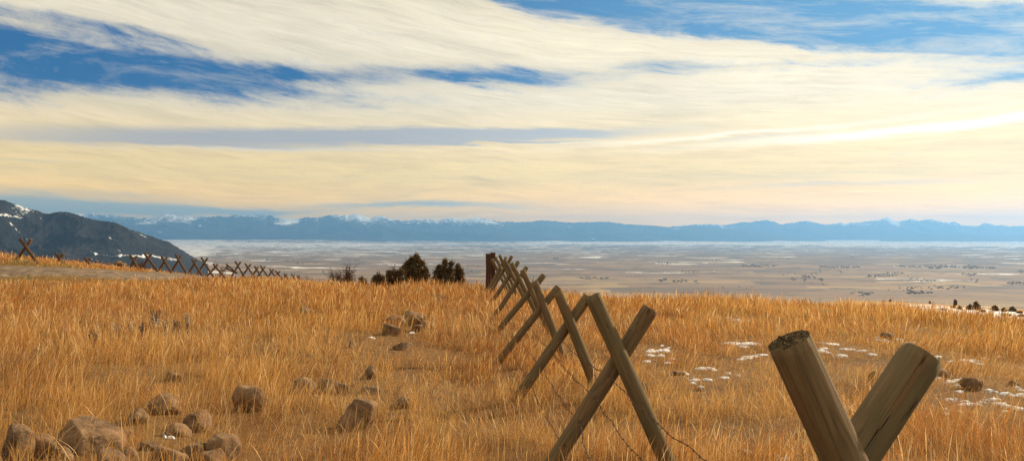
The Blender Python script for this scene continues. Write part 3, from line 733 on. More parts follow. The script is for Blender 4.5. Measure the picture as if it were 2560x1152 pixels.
# ================================================================== SNOW SCRAPS
SN = [(1650, 880, 62, 16), (1640, 888, 34, 7), (1665, 868, 46, 8), (1625, 880, 20, 6), (1682, 898, 16, 5), (1670, 908, 16, 5), (1618, 904, 16, 6), (1705, 933, 30, 7), (1730, 948, 26, 8), (1738, 962, 26, 9), (1768, 950, 20, 6), (1752, 968, 12, 4),
      (1765, 922, 36, 7), (1785, 926, 18, 6), (1812, 945, 24, 7), (1846, 940, 8, 8), (1822, 935, 12, 5), (1850, 860, 80, 6), (1858, 868, 24, 4), (1862, 896, 40, 8), (1835, 800, 52, 5), (1870, 802, 26, 3), (1820, 795, 18, 4),
      (2075, 860, 36, 8), (2060, 872, 24, 6), (2045, 878, 40, 8), (2068, 882, 20, 4), (2125, 873, 30, 8), (2150, 879, 26, 5), (2110, 889, 28, 6), (2180, 887, 20, 6), (2210, 848, 36, 9), (2225, 856, 30, 5), (2250, 850, 22, 5), (2270, 857, 36, 4), (2196, 849, 14, 4),
      (2400, 846, 26, 4), (2385, 883, 8, 6), (2345, 892, 14, 5), (2378, 905, 12, 6), (2420, 905, 40, 9), (2445, 910, 24, 6), (2462, 897, 18, 5), (2498, 893, 18, 6),
      (2350, 945, 26, 6), (2380, 955, 30, 8), (2415, 948, 40, 12), (2405, 962, 30, 6), (2485, 980, 30, 8), (2520, 985, 40, 8), (2545, 972, 30, 14), (2545, 988, 36, 8), (2490, 998, 26, 8), (2400, 980, 24, 8), (2380, 1001, 30, 6), (2420, 1008, 44, 12), (2455, 1005, 30, 8), (2500, 1012, 40, 8), (2530, 1022, 44, 18), (2400, 1030, 12, 6), (2368, 1035, 12, 6), (2515, 1030, 20, 8), (1935, 1135, 14, 5),
      (418, 1093, 26, 10), (1030, 833, 12, 4), (930, 845, 18, 3), (1950, 860, 10, 5), (1933, 1141, 36, 6), (2365, 1024, 10, 5), (1900, 890, 40, 6), (1795, 840, 14, 3), (1955, 1150, 40, 9)]
SNG = []
sv = []; sf = []
_S2 = []
for (x, y, w, h) in SN:
    r_ = random.Random(int(x*7+y)); nn = 1 if w < 26 else 3+int(w/18)
    for _ in range(nn): _S2.append((x+r_.uniform(-.42, .42)*w*(nn > 1), y+r_.uniform(-.5, .5)*h*(nn > 1), w*(1 if nn == 1 else r_.choice((.8, .6, .3, .18, .25))*r_.uniform(.8, 1.1)), h*(1 if nn == 1 else r_.uniform(.3, .8))))
for k, (x, y, w, h) in enumerate(_S2):
    g = G(x, y); d = g.y; W = w/F*d; Dp = max(W*.35, min(W*1.5, h/F*d/( (CAMZ-g.z)/d)*.6))
    rs = np.random.default_rng(900+k); n = 44; a = np.linspace(0, 2*np.pi, n, endpoint=False); ph = rs.uniform(0, 6.3, 4)
    rr = 1+.25*np.sin(2*a+ph[0])+.2*np.sin(3*a+ph[1])+.16*np.sin(5*a+ph[2])+.12*np.sin(9*a+ph[3])+rs.normal(0, .10, n)
    b = len(sv); rings = (1., .82, .5, .2); hh = (-.02, .014, .021, .023)
    for f_, z_ in zip(rings, hh):
        X = g.x+W/2*f_*rr*np.cos(a); Y = d+Dp/2*f_*rr*np.sin(a)
        Z = gz(X, Y)+z_+(0 if f_ == 1 else .012*(fbm(X*9, Y*9, 3, 3)-.5))
        sv += list(zip(X, Y, Z))
    for i in range(3):
        for q in range(n): sf.append((b+i*n+q, b+i*n+(q+1) % n, b+(i+1)*n+(q+1) % n, b+(i+1)*n+q))
    sf.append(tuple(b+3*n+q for q in range(n)))
    SNG.append((g.x, d, W/2, Dp/2))
me = bpy.data.meshes.new('snow'); me.from_pydata([tuple(map(float, v)) for v in sv], [], sf); me.update()
me.polygons.foreach_set('use_smooth', [True]*len(me.polygons))
tag(add('snow', me, M['snow']), 'thin scraps of old snow lying in the short dry turf', 'snow', kind='stuff')

# ================================================================== GRASS
GRA = [] # short-turf zones (x, y, radius)
for (x, y, rr_) in [(1650, 885, 1.0), (1740, 950, 1.15), (1850, 865, .9), (1860, 930, .7), (1850, 800, 1.4), (2090, 875, 1.5), (2220, 855, 1.3), (2140, 900, 1.2), (2420, 905, 1.4), (2440, 980, 1.3), (2420, 1010, 1.0), (2540, 990, 1.2), (1880, 1080, .5), (1400, 880, .8), (400, 1090, .35), (330, 1060, .35),
                    (1000, 880, .9), (1100, 900, .8), (950, 1000, .5), (830, 1080, .5), (470, 1120, .35), (1150, 1080, .5), (2050, 950, .8), (1780, 1110, .4), (1950, 1100, .45), (2100, 800, .9), (2400, 845, 1.2), (600, 1100, .3)]:
    g = G(x, y); GRA.append((g.x, g.y, rr_))
def short_zone(x, y):
    z = np.zeros_like(x)
    for gx, gy, r_ in GRA: z = np.maximum(z, np.exp(-((x-gx)**2+((y-gy)*.8)**2)/r_**2))
    return z
_uu = np.linspace(-.95, .95, 191); _dd = np.exp(np.linspace(math.log(3), math.log(140), 160))
_H = np.array([gz(_uu*d, np.full_like(_uu, d))+.4 for d in _dd])
_S = (_H-CAMZ)/_dd[:, None]; _SM = np.maximum.accumulate(_S, 0)
def hidden(x, y, z):
    u = x/y; iu = np.clip(((u+.95)/.01).astype(int), 0, 190)
    idx = np.clip(np.searchsorted(_dd, y*.93)-1, 0, len(_dd)-1)
    s = _SM[idx, iu]-.012
    return (z+.8-CAMZ)/y < s
def grass(name, NB):
    # depth by an inverse table so that density falls with distance
    dd = np.linspace(1.4, 112, 4000)
    rho = np.where(dd < 7, 1., 7/dd)*np.where(dd > 50, .55, 1)
    pdf = rho*dd; cdf = np.cumsum(pdf); cdf /= cdf[-1]
    NC = NB//14
    dc = np.interp(rng.random(NC), cdf, dd); uc = rng.uniform(-.80, .82, NC)
    cxp = uc*dc; cyp = dc
    ci = rng.integers(0, NC, NB); loose = rng.random(NB) < .30
    sg = (.035+.0022*cyp[ci])
    x = cxp[ci]+rng.normal(0, 1, NB)*sg; y = cyp[ci]+rng.normal(0, 1, NB)*sg
    nl = loose.sum(); d2 = np.interp(rng.random(nl), cdf, dd)
    x[loose] = rng.uniform(-.80, .82, nl)*d2; y[loose] = d2
    y = np.maximum(y, 1.2)
    z = gz(x, y)
    keep = ~on_road(x, y, -.2) & ~hidden(x, y, z)
    px = x/y*F+CX
    keep &= ~((y > 46) & (px > 1150))
    rr0 = rng.random(NB)
    for (rx, ry, rr_) in ROCKS:
        keep &= ((x-rx)**2+(y-ry)**2) > (rr_*.72)**2
        keep &= ~((np.abs(x-rx-(ry-y)*-.0) < rr_*1.05) & (y < ry) & (y > ry-rr_-.16-.03*ry) & (rr0 < .80))
    for (sx, sy, a_, b_) in SNG: keep &= ~((((x-sx)/a_)**2+((y-sy)/b_)**2 < .95) & (rng.random(NB) < .70))
    sz = short_zone(x, y)*.9+0
    patch = fbm(x*.33, y*.33, 4, 61)
    right = sstep(1450, 1750, px)
    tur = sstep(.50, .60, patch)*(.30+.5*right)*(y < 30)     # thinner, shorter turf between stands
    sz = np.clip(np.maximum(sz, tur), 0, 1)
    keep &= rng.random(NB) > sz*.05
    thin = fbm(x*1.5, y*1.5, 3, 71); gap = sstep(.36, .56, thin); keep &= rng.random(NB) < .50+.50*gap
    idx = np.nonzero(keep)[0]; n = len(idx)
    x, y, z, px, sz, patch, gap = (a[idx] for a in (x, y, z, px, sz, patch, gap)); ci = ci[idx]
    u1 = rng.random(n)
    clh = np.random.default_rng(3).uniform(.6, 1.15, NC)[ci]
    kind = rng.random(n)
    thatch = kind < .44+.3*sz; stem = kind > .88
    h = (.185+.20*fbm(x*.5, y*.5, 3, 81))*clh*(.6+.6*u1)
    h = h*(1-.55*sz)*(.60+.5*gap)
    h = h*(1+.28*sstep(1450, 1600, px)*sstep(10, 22, y)*(1-sz))
    h[thatch] = np.maximum(h[thatch], .12)*rng.uniform(.55, 1.0, thatch.sum())
    h[stem] *= 1.35
    h = np.maximum(h, .045+.03*u1)
    verge = on_road(x, y, 6.5) & (y < np.interp(px, RD[:, 0], RD[:, 1])); h[verge] *= .38; h[on_road(x, y, 1.2)] *= .6
    fr = np.hypot((px-1060)/140, 0); h *= 1+.35*np.exp(-fr**2)*(y > 22)
    ww = fbm(x*.25+9, y*.25, 2, 91); la = (ww-.5)*7+rng.normal(0, .9, n)+np.random.default_rng(4).normal(0, .7, NC)[ci]
    lean = np.abs(rng.normal(.32, .48, n))+.25*sstep(.5, .62, fbm(x*.45+20, y*.45, 2, 99))*rng.random(n)*(1+.0*u1); lean[thatch] = rng.uniform(.9, 3.6, thatch.sum()); lean[stem] *= .7
    lean = lean+.5*sz*rng.random(n)
    la[thatch] = rng.uniform(0, 6.28, thatch.sum()); zz = h/np.sqrt(1+lean**2)*1.05
    lx = np.cos(la)*lean*zz; ly = np.sin(la)*lean*zz
    side = rng.uniform(0, np.pi, n); w = np.maximum(.0020, .00027*y)*rng.uniform(.65, 1.35, n)*np.where(thatch, 1.3, 1.05)*(.75+.5*(h > .2))
    wx = np.cos(side)*w/2; wy = np.sin(side)*w/2
    ts = (0, .42, .8, 1.); curl = rng.uniform(.5, 1.6, n)
    wf = [np.ones(n), np.where(stem, .6, .85), np.where(stem, 1.7, .55), np.zeros(n)]
    V = np.zeros((n, 7, 3), np.float32)
    for i, t in enumerate(ts):
        bx = x+lx*t**(1+curl*.6); by = y+ly*t**(1+curl*.6); bz = z-.012+zz*(t-np.minimum(.15*lean, .45)*t*t)
        if i < 3:
            V[:, 2*i] = np.stack([bx-wx*wf[i], by-wy*wf[i], bz], -1); V[:, 2*i+1] = np.stack([bx+wx*wf[i], by+wy*wf[i], bz], -1)
        else: V[:, 6] = np.stack([bx, by, bz], -1)
    b = (np.arange(n)*7)[:, None]
    Q = np.concatenate([b+np.array([[0, 1, 3, 2]]), b+np.array([[2, 3, 5, 4]])], 0); T = b+np.array([[4, 5, 6]])
    me = mesh_np(name, V.reshape(-1, 3), Q, T, False)
    # tints: orange-brown stands, golden stands, pale straw stems, some olive at the verge
    pal = np.array([(.47, .190, .043), (.56, .295, .078), (.80, .55, .25), (.27, .105, .030), (.20, .145, .045)])
    cn = fbm(x*.22+3, y*.22, 4, 95)[:, None]; rnd = rng.random((n, 1)); cc = np.random.default_rng(5).random(NC)[ci][:, None]
    c = pal[0]+(pal[1]-pal[0])*sstep(.35, .65, cn+(cc-.5)*.45+.10*sstep(1300, 2000, px)[:, None])
    brn = fbm(x*.8+7, y*.8, 3, 97)[:, None]; pb = .13+.42*sstep(.5, .68, brn)
    c = np.where(rnd < .17, pal[2], c); c = np.where((rnd > .17) & (rnd < .17+pb), pal[3], c)
    c = np.where((rnd > .93), pal[4], c)
    vg = (on_road(x, y, 3.) & (y < 40) & (rng.random(n) < .6))[:, None]; c = np.where(vg, np.array([(.17, .155, .05)]), c)
    c = np.where((sz[:, None] > .5) & (rnd < .45), np.array([(.55, .36, .15)]), c)
    c = c*rng.uniform(.82, 1.15, (n, 1))
    c4 = np.concatenate([c, np.ones((n, 1))], 1); attr(me, 'tint', np.repeat(c4, 7, 0), 'FLOAT_COLOR')
    o = add(name, me, M['grass']); return o
tag(grass('dry_grass', 2700000), 'tall dry golden-orange grass covering the hilltop', 'grass', kind='stuff')

# a few long stalks close to the camera
def stalks():
    V = []; Fc = []; T = []; rs = np.random.default_rng(55)
    zones = [(250, 1150, 130, 26), (420, 1060, 110, 30), (120, 1140, 60, 16), (880, 1060, 90, 22), (780, 1000, 60, 12), (1000, 1080, 120, 10), (1700, 1100, 200, 14), (560, 1050, 80, 16), (1100, 1120, 160, 12), (1450, 1150, 80, 8), (1960, 1120, 60, 6)]
    for (zx, zy, sp, cnt) in zones:
        for _ in range(cnt):
            px = zx+rs.normal(0, sp*.6); py = min(zy+rs.normal(0, 18), 1250); g = G(px, py)
            L = rs.uniform(.35, .62); an = rs.uniform(0, 6.28); ln = rs.uniform(.1, .9); w = rs.uniform(.0016, .0028)
            n = 9; b = len(V); col = (.62, .40, .17) if rs.random() < .6 else (.5, .24, .08)
            side = rs.uniform(0, 3.14)
            for i in range(n):
                t = i/(n-1); droop = max(0, ln-.45)*t**3*.9
                p = np.array([g.x+math.cos(an)*L*ln*t**1.5, g.y+math.sin(an)*L*ln*t**1.5, g.z+L*(t*(1-.35*ln)-droop*.7)])
                ww = w*(1-.75*t)
                V.append(p-ww*np.array([math.cos(side), math.sin(side), 0])); V.append(p+ww*np.array([math.cos(side), math.sin(side), 0])); T += [col, col]
                if i: Fc.append((b+2*i-2, b+2*i-1, b+2*i+1, b+2*i))
    me = mesh_np('grass_stalks', V, Fc); attr(me, 'tint', [(*c, 1) for c in T], 'FLOAT_COLOR')
    tag(add('grass_stalks', me, M['grass']), 'long arching straw stalks standing over the rocks', 'grass', kind='stuff')
stalks()

# ------------------------------------------------------------------ dry weeds with grey seed heads
wm, wt, wo = material('grey_weed'); pbsdf(wt, wo, (.16, .115, .085, 1), .9)
sm_, st_, so_ = material('pale_seed_head'); pbsdf(st_, so_, (.50, .38, .25, 1), .9)
WD = [(300, 850, 30), (330, 838, 34), (356, 845, 30), (384, 836, 40), (392, 828, 44), (412, 842, 34), (440, 838, 30), (470, 826, 34), (235, 865, 28), (285, 835, 22)]
wl = ['tallest grey weed stalk', 'grey weed']
side_w = ['leftmost but one', 'third from the left', 'fourth from the left', 'fifth from the left', 'tallest, near the middle', 'just right of the tallest', 'third from the right end', 'rightmost', 'leftmost, standing apart', 'short one behind the left end']
for k, (x, y, hpx) in enumerate(WD):
    g = G(x, y+18); rs = random.Random(k+40); H = hpx*1.25/F*g.y+.12
    root = empty('weed', g, label=f'dry grey weed in the left field clump, {side_w[k]}', cat='weed', group='grey seed-headed weeds in the left field')
    mb = MB(); hb = MB()
    for s in range(6):
        an = rs.uniform(0, 6.28); sp = rs.uniform(.02, .22)*H; tip = Vector((math.cos(an)*sp, math.sin(an)*sp*.5, H*rs.uniform(.75, 1.)))
        mb.tube([Vector((0, 0, -.03)), tip*.5+Vector((0, 0, .02)), tip], [.006, .005, .003], 4)
        for q in range(5):
            p = tip*(.62+.09*q)+Vector((rs.uniform(-.02, .02), rs.uniform(-.02, .02), 0))
            hb.tube([p-Vector((0, 0, .01)), p+Vector((rs.uniform(-.01, .01), 0, .02)), p+Vector((0, 0, .035))], [.003, .011, .002], 5)
    mb.build('stem', wm, root); hb.build('seed_head', sm_ if k % 2 else wm, root)['kind'] = 'stuff'

# ------------------------------------------------------------------ bleached branch on the ground
g1 = G(1043, 738); g2 = G(1100, 758)
mb = MB(); mb.tube([g1+Vector((0, 0, .25))-g1, (g1.lerp(g2, .35))+Vector((.05, 0, .22))-g1, (g1.lerp(g2, .7))+Vector((0, 0, .2))-g1, g2+Vector((0, 0, .12))-g1], [.035, .03, .022, .01], 7)
mb.tube([(g1.lerp(g2, .35))+Vector((.05, 0, .22))-g1, (g1.lerp(g2, .5))+Vector((.0, .1, .42))-g1], [.02, .006], 6)
tag(mb.build('branch', M['deadwood'], smooth=True, loc=g1), 'bleached fallen branch in the grass beside the dark egg-shaped boulder', 'branch')

# ================================================================== SHRUBS AND TREES
def juniper(spires, d, label, group=None, leaf=.055, nper=1500, col=(.040, .036, .016), seed=1, base_y=None):
    rs = np.random.default_rng(seed)
    bx = np.mean([s[0] for s in spires]); by = base_y or max(s[2] for s in spires)
    b = P(bx, by, d); gzb = float(gz(b.x, d)); root = empty('juniper_bush' if nper < 3500 else 'juniper_tree', (b.x, d, gzb), label=label, cat='bush' if nper < 3500 else 'tree', **({'group': group} if group else {}))
    tr = MB(); C = []; O = Vector((b.x, d, gzb))
    for (x, yt, yb, hw) in spires:
        t = P(x, yt+(8 if nper > 4000 else 5), d)-O; bt = P(x, yb, d)-O; bt.z = min(bt.z, .05); H = t.z-bt.z; W = hw/F*d
        base = Vector((t.x*.3, 0, -.1)); dy = rs.uniform(-.4, .4)*W
        tr.tube([base, Vector((t.x, dy, bt.z+H*.35)), Vector((t.x, dy, bt.z+H*.93))], [.05*H/1.5+.01, .03*H/1.5+.006, .004], 6)
        nb = int(26+H*14)
        for i in range(nb):
            f = rs.uniform(.05, 1)**.9; zc = bt.z+H*f
            R_ = W*(1-f)**.62*(.85+.5*rs.random())+.02
            an = rs.uniform(0, 6.28); L = R_*rs.uniform(.75, 1.15)
            p0 = Vector((t.x, dy, zc-L*.25)); p1 = Vector((t.x+math.cos(an)*L, dy+math.sin(an)*L, zc+L*.42+H*.02))
            tr.tube([p0, p1], [.010, .003], 3, False)
            m = int(nper/nb); tt = rs.uniform(.35, 1.08, m)[:, None]
            pp = np.array(p0)[None]*(1-tt)+np.array(p1)[None]*tt+rs.normal(0, 1, (m, 3))*(.05+.05*R_)*np.array([1, 1, 1.2])
            C.append(pp)
    C = np.concatenate(C); n = len(C); a = rs.normal(0, 1, (n, 3)); a /= np.linalg.norm(a, axis=1)[:, None]; a[:, 2] = np.abs(a[:, 2])+.5
    bv = np.cross(a, rs.normal(0, 1, (n, 3))); bv /= np.linalg.norm(bv, axis=1)[:, None]
    s = leaf*rs.uniform(.6, 1.5, (n, 1))
    V = np.stack([C-bv*s*.3, C+bv*s*.3, C+a*s], 1).reshape(-1, 3)
    me = mesh_np('crown', V, None, np.arange(3*n).reshape(-1, 3))
    cc = np.array(col)[None]*rs.uniform(.55, 1.6, (n, 1)); warm = rs.random((n, 1)) < .6; cc = np.where(warm, np.array([[.13, .078, .034]])*rs.uniform(.7, 1.3, (n, 1)), cc)
    attr(me, 'tint', np.repeat(np.concatenate([cc, np.ones((n, 1))], 1), 3, 0), 'FLOAT_COLOR')
    tr.build('trunk', M['bark'], root); add('crown', me, M['leaf'], root)
    return root
juniper([(1043, 629, 705, 15), (1054, 650, 705, 16), (1030, 642, 705, 14), (1020, 650, 705, 15), (1012, 662, 705, 14), (1063, 668, 705, 10), (1040, 660, 705, 24)], 38, 'tallest dark juniper with a pointed top, middle of the bushes on the crest', nper=5600, leaf=.06, seed=3, col=(.058, .046, .022))
juniper([(1002, 672, 704, 16), (985, 674, 704, 16), (973, 678, 704, 12)], 37, 'low dark brown juniper leaning against the left of the tallest one', 'junipers on the crest', .055, 2600, (.055, .038, .02), 5)
juniper([(946, 682, 704, 9), (938, 690, 704, 8), (957, 690, 704, 9)], 36, 'smallest dark juniper clump, leftmost of those on the crest', 'junipers on the crest', .05, 1800, (.05, .036, .018), 6)
juniper([(1113, 649, 703, 13), (1128, 653, 703, 8), (1097, 662, 703, 14), (1107, 664, 703, 14), (1123, 672, 703, 12), (1092, 672, 700, 10)], 39, 'spiky dark juniper right of the tallest one', 'junipers on the crest', .055, 2400, (.042, .036, .017), 8)
juniper([(1145, 660, 703, 8), (1152, 672, 703, 9), (1139, 672, 703, 8)], 39.5, 'narrow dark juniper, rightmost of those on the crest', 'junipers on the crest', .055, 2000, (.042, .036, .017), 9)
juniper([(903, 690, 706, 6), (912, 694, 706, 6)], 37, 'tiny dark sprig bush right of the bare brown shrubs', 'junipers on the crest', .045, 700, (.055, .04, .02), 10)
def bare(name, x, yt, yb, hw, d, n, label, seed, col=None, group=None, up=1.):
    rs = random.Random(seed); b = P(x, yb, d); zb = float(gz(b.x, d)); H = P(x, yt, d).z-zb; W = hw/F*d
    mb = MB()
    for i in range(n):
        x0 = rs.uniform(-.6, .6)*W; tx = x0+rs.gauss(0, .35)*W; ty = rs.gauss(0, .4)*W; h = H*rs.uniform(.6, 1.0)*(1-.35*abs(tx/W))
        p0 = Vector((x0, rs.uniform(-.2, .2)*W, -.1)); p2 = Vector((tx, ty, h)); p1 = p0.lerp(p2, .5)+Vector((rs.gauss(0, .04), 0, 0))*H
        mb.tube([p0, p1, p2], [.016, .011, .004], 4, False)
        for q in range(6):
            f = rs.uniform(.3, .95); s = p0.lerp(p2, f); e = s+Vector((rs.gauss(0, .16), rs.gauss(0, .1), rs.uniform(.1, .26)*up))*H
            mb.tube([s, e], [.007, .003], 3, False)
            for q2 in range(2):
                s2 = s.lerp(e, rs.uniform(.3, .8)); mb.tube([s2, s2+Vector((rs.gauss(0, .08), 0, rs.uniform(.04, .12)))*H], [.005, .002], 3, False)
    o = mb.build(name, M['twig'], loc=(b.x, d, zb)); tag(o, label, 'shrub', group)
bare('bare_shrub', 829, 663, 702, 7, 42, 12, 'narrow leafless brown shrub, leftmost of the three on the crest', 1, group='bare shrubs on the crest')
bare('bare_shrub', 872, 655, 702, 16, 42, 30, 'tallest leafless brown shrub on the crest', 2, group='bare shrubs on the crest')
bare('bare_shrub', 850, 668, 702, 10, 41, 14, 'leafless brown shrub in the middle of three on the crest', 3, group='bare shrubs on the crest')
bare('bare_shrub', 985, 655, 700, 24, 39, 9, 'thin wiry leafless shrub above the low junipers', 4, up=.6)
bare('bare_shrub', 352, 648, 672, 32, 55, 30, 'leafless red-brown bush between two cross posts beyond the road', 5)
bare('bare_shrub', 552, 664, 680, 12, 72, 14, 'small leafless bush beside the collapsed cross post', 6)
bare('bare_shrub', 765, 684, 700, 14, 80, 14, 'low leafless bush at the right end of the far fence', 7)
bare('bare_shrub', 1333, 692, 712, 12, 31, 10, 'small leafless bush showing behind the middle cross posts', 8)
# junipers on the snowy ridge at the right
RJ = [(2225, 752, 7, 4, 'tiny dark bush on the tan skyline ridge, right of its smaller twin'), (2210, 752, 4, 3, 'tiniest dark bush on the tan skyline ridge'), (2325, 757, 7, 3.5, 'lone dark bush on the tan ridge slope'), (2388, 752, 6, 7, 'wide low bush on the ridge skyline'),
      (2399, 773, 10, 5, 'small juniper on the snow left of the pair'), (2424, 774, 16, 6, 'juniper just left of the largest one on the snowy slope'), (2442, 775, 24, 9, 'largest dark juniper on the snowy ridge slope'), (2486, 777, 16, 8, 'round juniper alone right of the largest on the snow'),
      (2510, 779, 12, 6, 'dark juniper between the two round ones on the snow'), (2532, 779, 14, 8, 'round juniper on the snow near the right edge'), (2549, 783, 7, 5, 'small juniper at the right edge of the snow'), (2383, 770, 7, 5, 'small bush at the left of the snowy junipers'),
      (2359, 775, 5, 4, 'tiny bush where the snow begins'), (2456, 780, 8, 6, 'low bush under the largest ridge juniper'), (2515, 790, 8, 8, 'low bush in the lower snow near the right edge'), (2475, 788, 6, 6, 'low bush in the lower snow left of the round juniper'), (2555, 792, 8, 7, 'low bush cut by the right edge')]
for k, (x, yb, h, hw, lab) in enumerate(RJ):
    g = G(x, yb, 90, 600)
    juniper([(x, yb-h, yb+1, hw), (x+hw*.4, yb-h*.7, yb+1, hw*.7), (x-hw*.4, yb-h*.75, yb+1, hw*.7)], g.y, lab, 'junipers on the far ridge', .22*g.y/200, 900, (.030, .030, .016), 60+k, yb)

# ================================================================== VALLEY: woodland and sheds
def woodland():
    v0, f0 = ICO[2]; V = []; T = []; rs = np.random.default_rng(12); b = 0
    v0 = v0[:12]; import bmesh
    bm = bmesh.new(); bmesh.ops.create_icosphere(bm, subdivisions=1, radius=1.); v1 = np.array([x.co[:] for x in bm.verts]); f1 = np.array([[y.index for y in x.verts] for x in bm.faces]); bm.free()
    belts = []
    for _ in range(45):
        d = math.exp(rs.uniform(math.log(4200), math.log(15000))); px = rs.uniform(200, 2560); belts.append((px, d, rs.uniform(.004, .05), rs.integers(3, 26)))
    for (x, y, w) in [(1654, 699, 20), (1700, 703, 40), (1740, 704, 14), (1460, 693, 20), (1985, 696, 16), (2012, 697, 8), (2050, 698, 18), (1665, 697, 12), (2020, 690, 40), (2200, 688, 70), (2430, 684, 50), (2540, 706, 50), (2230, 681, 60), (1725, 676, 50), (1900, 662, 90), (2350, 663, 200), (2100, 665, 100), (2450, 666, 80), (2160, 742, 26), (2300, 737, 60)]:
        belts.append((x, (300+0.)/((y-HY)/F)*.985, w/F, int(w*.6)+4))
    for (px, d, wu, cnt) in belts:
        u0 = (px-CX)/F
        for _ in range(cnt):
            dd = d*(1+rs.normal(0, .022)); u = u0+rs.uniform(-.5, .5)*wu; x = u*dd; s = rs.uniform(2.2, 5.5)*(1+.4*(dd > 8000))
            z = float(gz(x, dd))
            V.append(v1*np.array([s*rs.uniform(1, 2.2), s*1.5, s*.9])*rs.uniform(.8, 1.2, (len(v1), 1))+np.array([x, dd, z+s*.4])); T.append(f1+b); b += len(v1)
    me = mesh_np('woodland', np.concatenate(V), None, np.concatenate(T)); 
    tag(add('woodland', me, simple('far_timber', (.12, .105, .08))), 'dark belts of trees scattered across the valley floor', 'woodland', kind='stuff')
woodland()
white, wtn, wto = material('white_metal_siding'); pbsdf(wtn, wto, (.8, .79, .75, 1), .4)
roofm = simple('pale_metal_roof', (.72, .71, .68), .35, .05)
BD = [(2235, 665, 6, 'small white shed, leftmost of the bright valley sheds at right'), (2266, 665, 4, 'smallest white shed between two larger ones in the valley'), (2291, 665, 8, 'bright white shed left of a smaller one far in the valley'), (2306, 665, 5, 'small white shed right of the bright one in the valley'),
      (2370, 663, 13, 'long pale warehouse left of the longest one'), (2399, 663, 27, 'longest pale warehouse on the valley floor at right'), (2372, 667, 5, 'small white shed in front of the long warehouses'), (2491, 664, 6, 'bright shed near the right edge of the valley'), (2472, 655, 5, 'bright shed farthest out in the right valley'),
      (2141, 671, 4, 'white farm shed by dark trees right of centre'), (1662, 679, 3.5, 'lone white barn in tan fields right of the fence'), (1785, 678, 4, 'pale barn in tan fields above the golden stubble'), (2552, 705, 5, 'pale farm shed at the right edge among trees'), (1650, 697, 5, 'farmhouse among trees just above the grass, right of centre')]
for k, (x, y, w, lab) in enumerate(BD):
    d = 300/((y-HY)/F); W = w/F*d; X = (x-CX)/F*d; z = float(gz(X, d)); h = max(5., 2.2/F*d*.8); dp = W*.5+8
    root = empty('farm_building', (X, d, z), label=lab, cat='building', group='pale buildings on the valley floor')
    mb = MB(); a, c = W/2, dp/2
    mb.v = [Vector(p) for p in [(-a, -c, -3), (a, -c, -3), (a, c, -3), (-a, c, -3), (-a, -c, h), (a, -c, h), (a, c, h), (-a, c, h), (-a, 0, h*1.35), (a, 0, h*1.35)]]
    mb.f = [(0, 1, 5, 4), (2, 3, 7, 6), (1, 2, 6, 9, 5), (3, 0, 4, 8, 7)]
    mb.build('wall', white, root)
    rb = MB(); e = .8
    rb.v = [Vector(p) for p in [(-a-e, -c-e, h-.3), (a+e, -c-e, h-.3), (a+e, 0, h*1.35+.5), (-a-e, 0, h*1.35+.5), (a+e, c+e, h-.3), (-a-e, c+e, h-.3)]]
    rb.f = [(0, 1, 2, 3), (3, 2, 4, 5), (0, 3, 5), (1, 4, 2)]
    rb.build('roof', roofm, root)
# small tripod marker on the tan ridge
g = G(2109, 752, 90, 700); s = 14/F*g.y
mb = MB()
for an in (0.3, 2.4, 4.5): mb.tube([Vector((math.cos(an)*s*.32, math.sin(an)*s*.32, -.2)), Vector((-math.cos(an)*s*.06, -math.sin(an)*s*.06, s))], [.09, .07], 6)
mb.tube([Vector((-s*.3, 0, s*.78)), Vector((s*.3, 0, s*.78))], .06, 6)
tag(mb.build('tripod_marker', M['woodfar'], loc=g), 'spindly three-legged wooden marker on the tan ridge crest', 'marker')

# ================================================================== HAZE
hv = bpy.data.meshes.new('haze')
Z0, Z1, S = -330, 1720, 61000
hv.from_pydata([(-S, -S, Z0), (S, -S, Z0), (S, S, Z0), (-S, S, Z0), (-S, -S, Z1), (S, -S, Z1), (S, S, Z1), (-S, S, Z1)], [], [(3, 2, 1, 0), (4, 5, 6, 7), (0, 1, 5, 4), (1, 2, 6, 5), (2, 3, 7, 6), (3, 0, 4, 7)])
hm, ht, ho = material('haze')
pv = ht.new('ShaderNodeVolumePrincipled', {'Color': (.20, .49, 1., 1), 'Density': 3.0e-5, 'Anisotropy': .42, 'Absorption Color': (0, 0, 0, 1)})
ht.l.new(pv.outputs[0], ho.inputs['Volume'])
hz = add('haze', hv, hm); tag(hz, 'pale blue haze filling the valley air', 'haze', kind='stuff')

# ================================================================== LIGHT AND SKY
SUN_AZ, SUN_EL = 54, 25
sd = Vector((math.sin(R(SUN_AZ))*math.cos(R(SUN_EL)), math.cos(R(SUN_AZ))*math.cos(R(SUN_EL)), math.sin(R(SUN_EL))))
L = bpy.data.lights.new('sun', 'SUN'); L.energy = 4.8; L.angle = R(.5); L.color = (1, .82, .57)
so = bpy.data.objects.new('sun', L); COL.objects.link(so); so.rotation_euler = (-sd).to_track_quat('-Z', 'Y').to_euler(); so.location = (0, 0, 50)
w = bpy.data.worlds.new('World'); sc.world = w; w.use_nodes = True; w.node_tree.nodes.clear()
t = NT(w.node_tree)
wo = t.new('ShaderNodeOutputWorld'); bg = t.new('ShaderNodeBackground', {'Strength': .1})
t.l.new(bg.outputs[0], wo.inputs[0])
sky = t.new('ShaderNodeTexSky', sky_type='NISHITA', sun_disc=False, sun_elevation=R(SUN_EL), sun_rotation=R(SUN_AZ), altitude=1500., air_density=1., dust_density=.6, ozone_density=2.)
dirv = t.new('ShaderNodeTexCoord').outputs['Generated']
sp = t.new('ShaderNodeSeparateXYZ', {0: dirv}); dx, dy, dz = sp.outputs
az = t.m('ARCTAN2', dx, dy); el = t.m('ARCSINE', dz)
def azel(px, py):
    u = (px-CX)/F; v = (HY-py)/F; return math.atan(u), math.atan2(v, math.hypot(1, u))
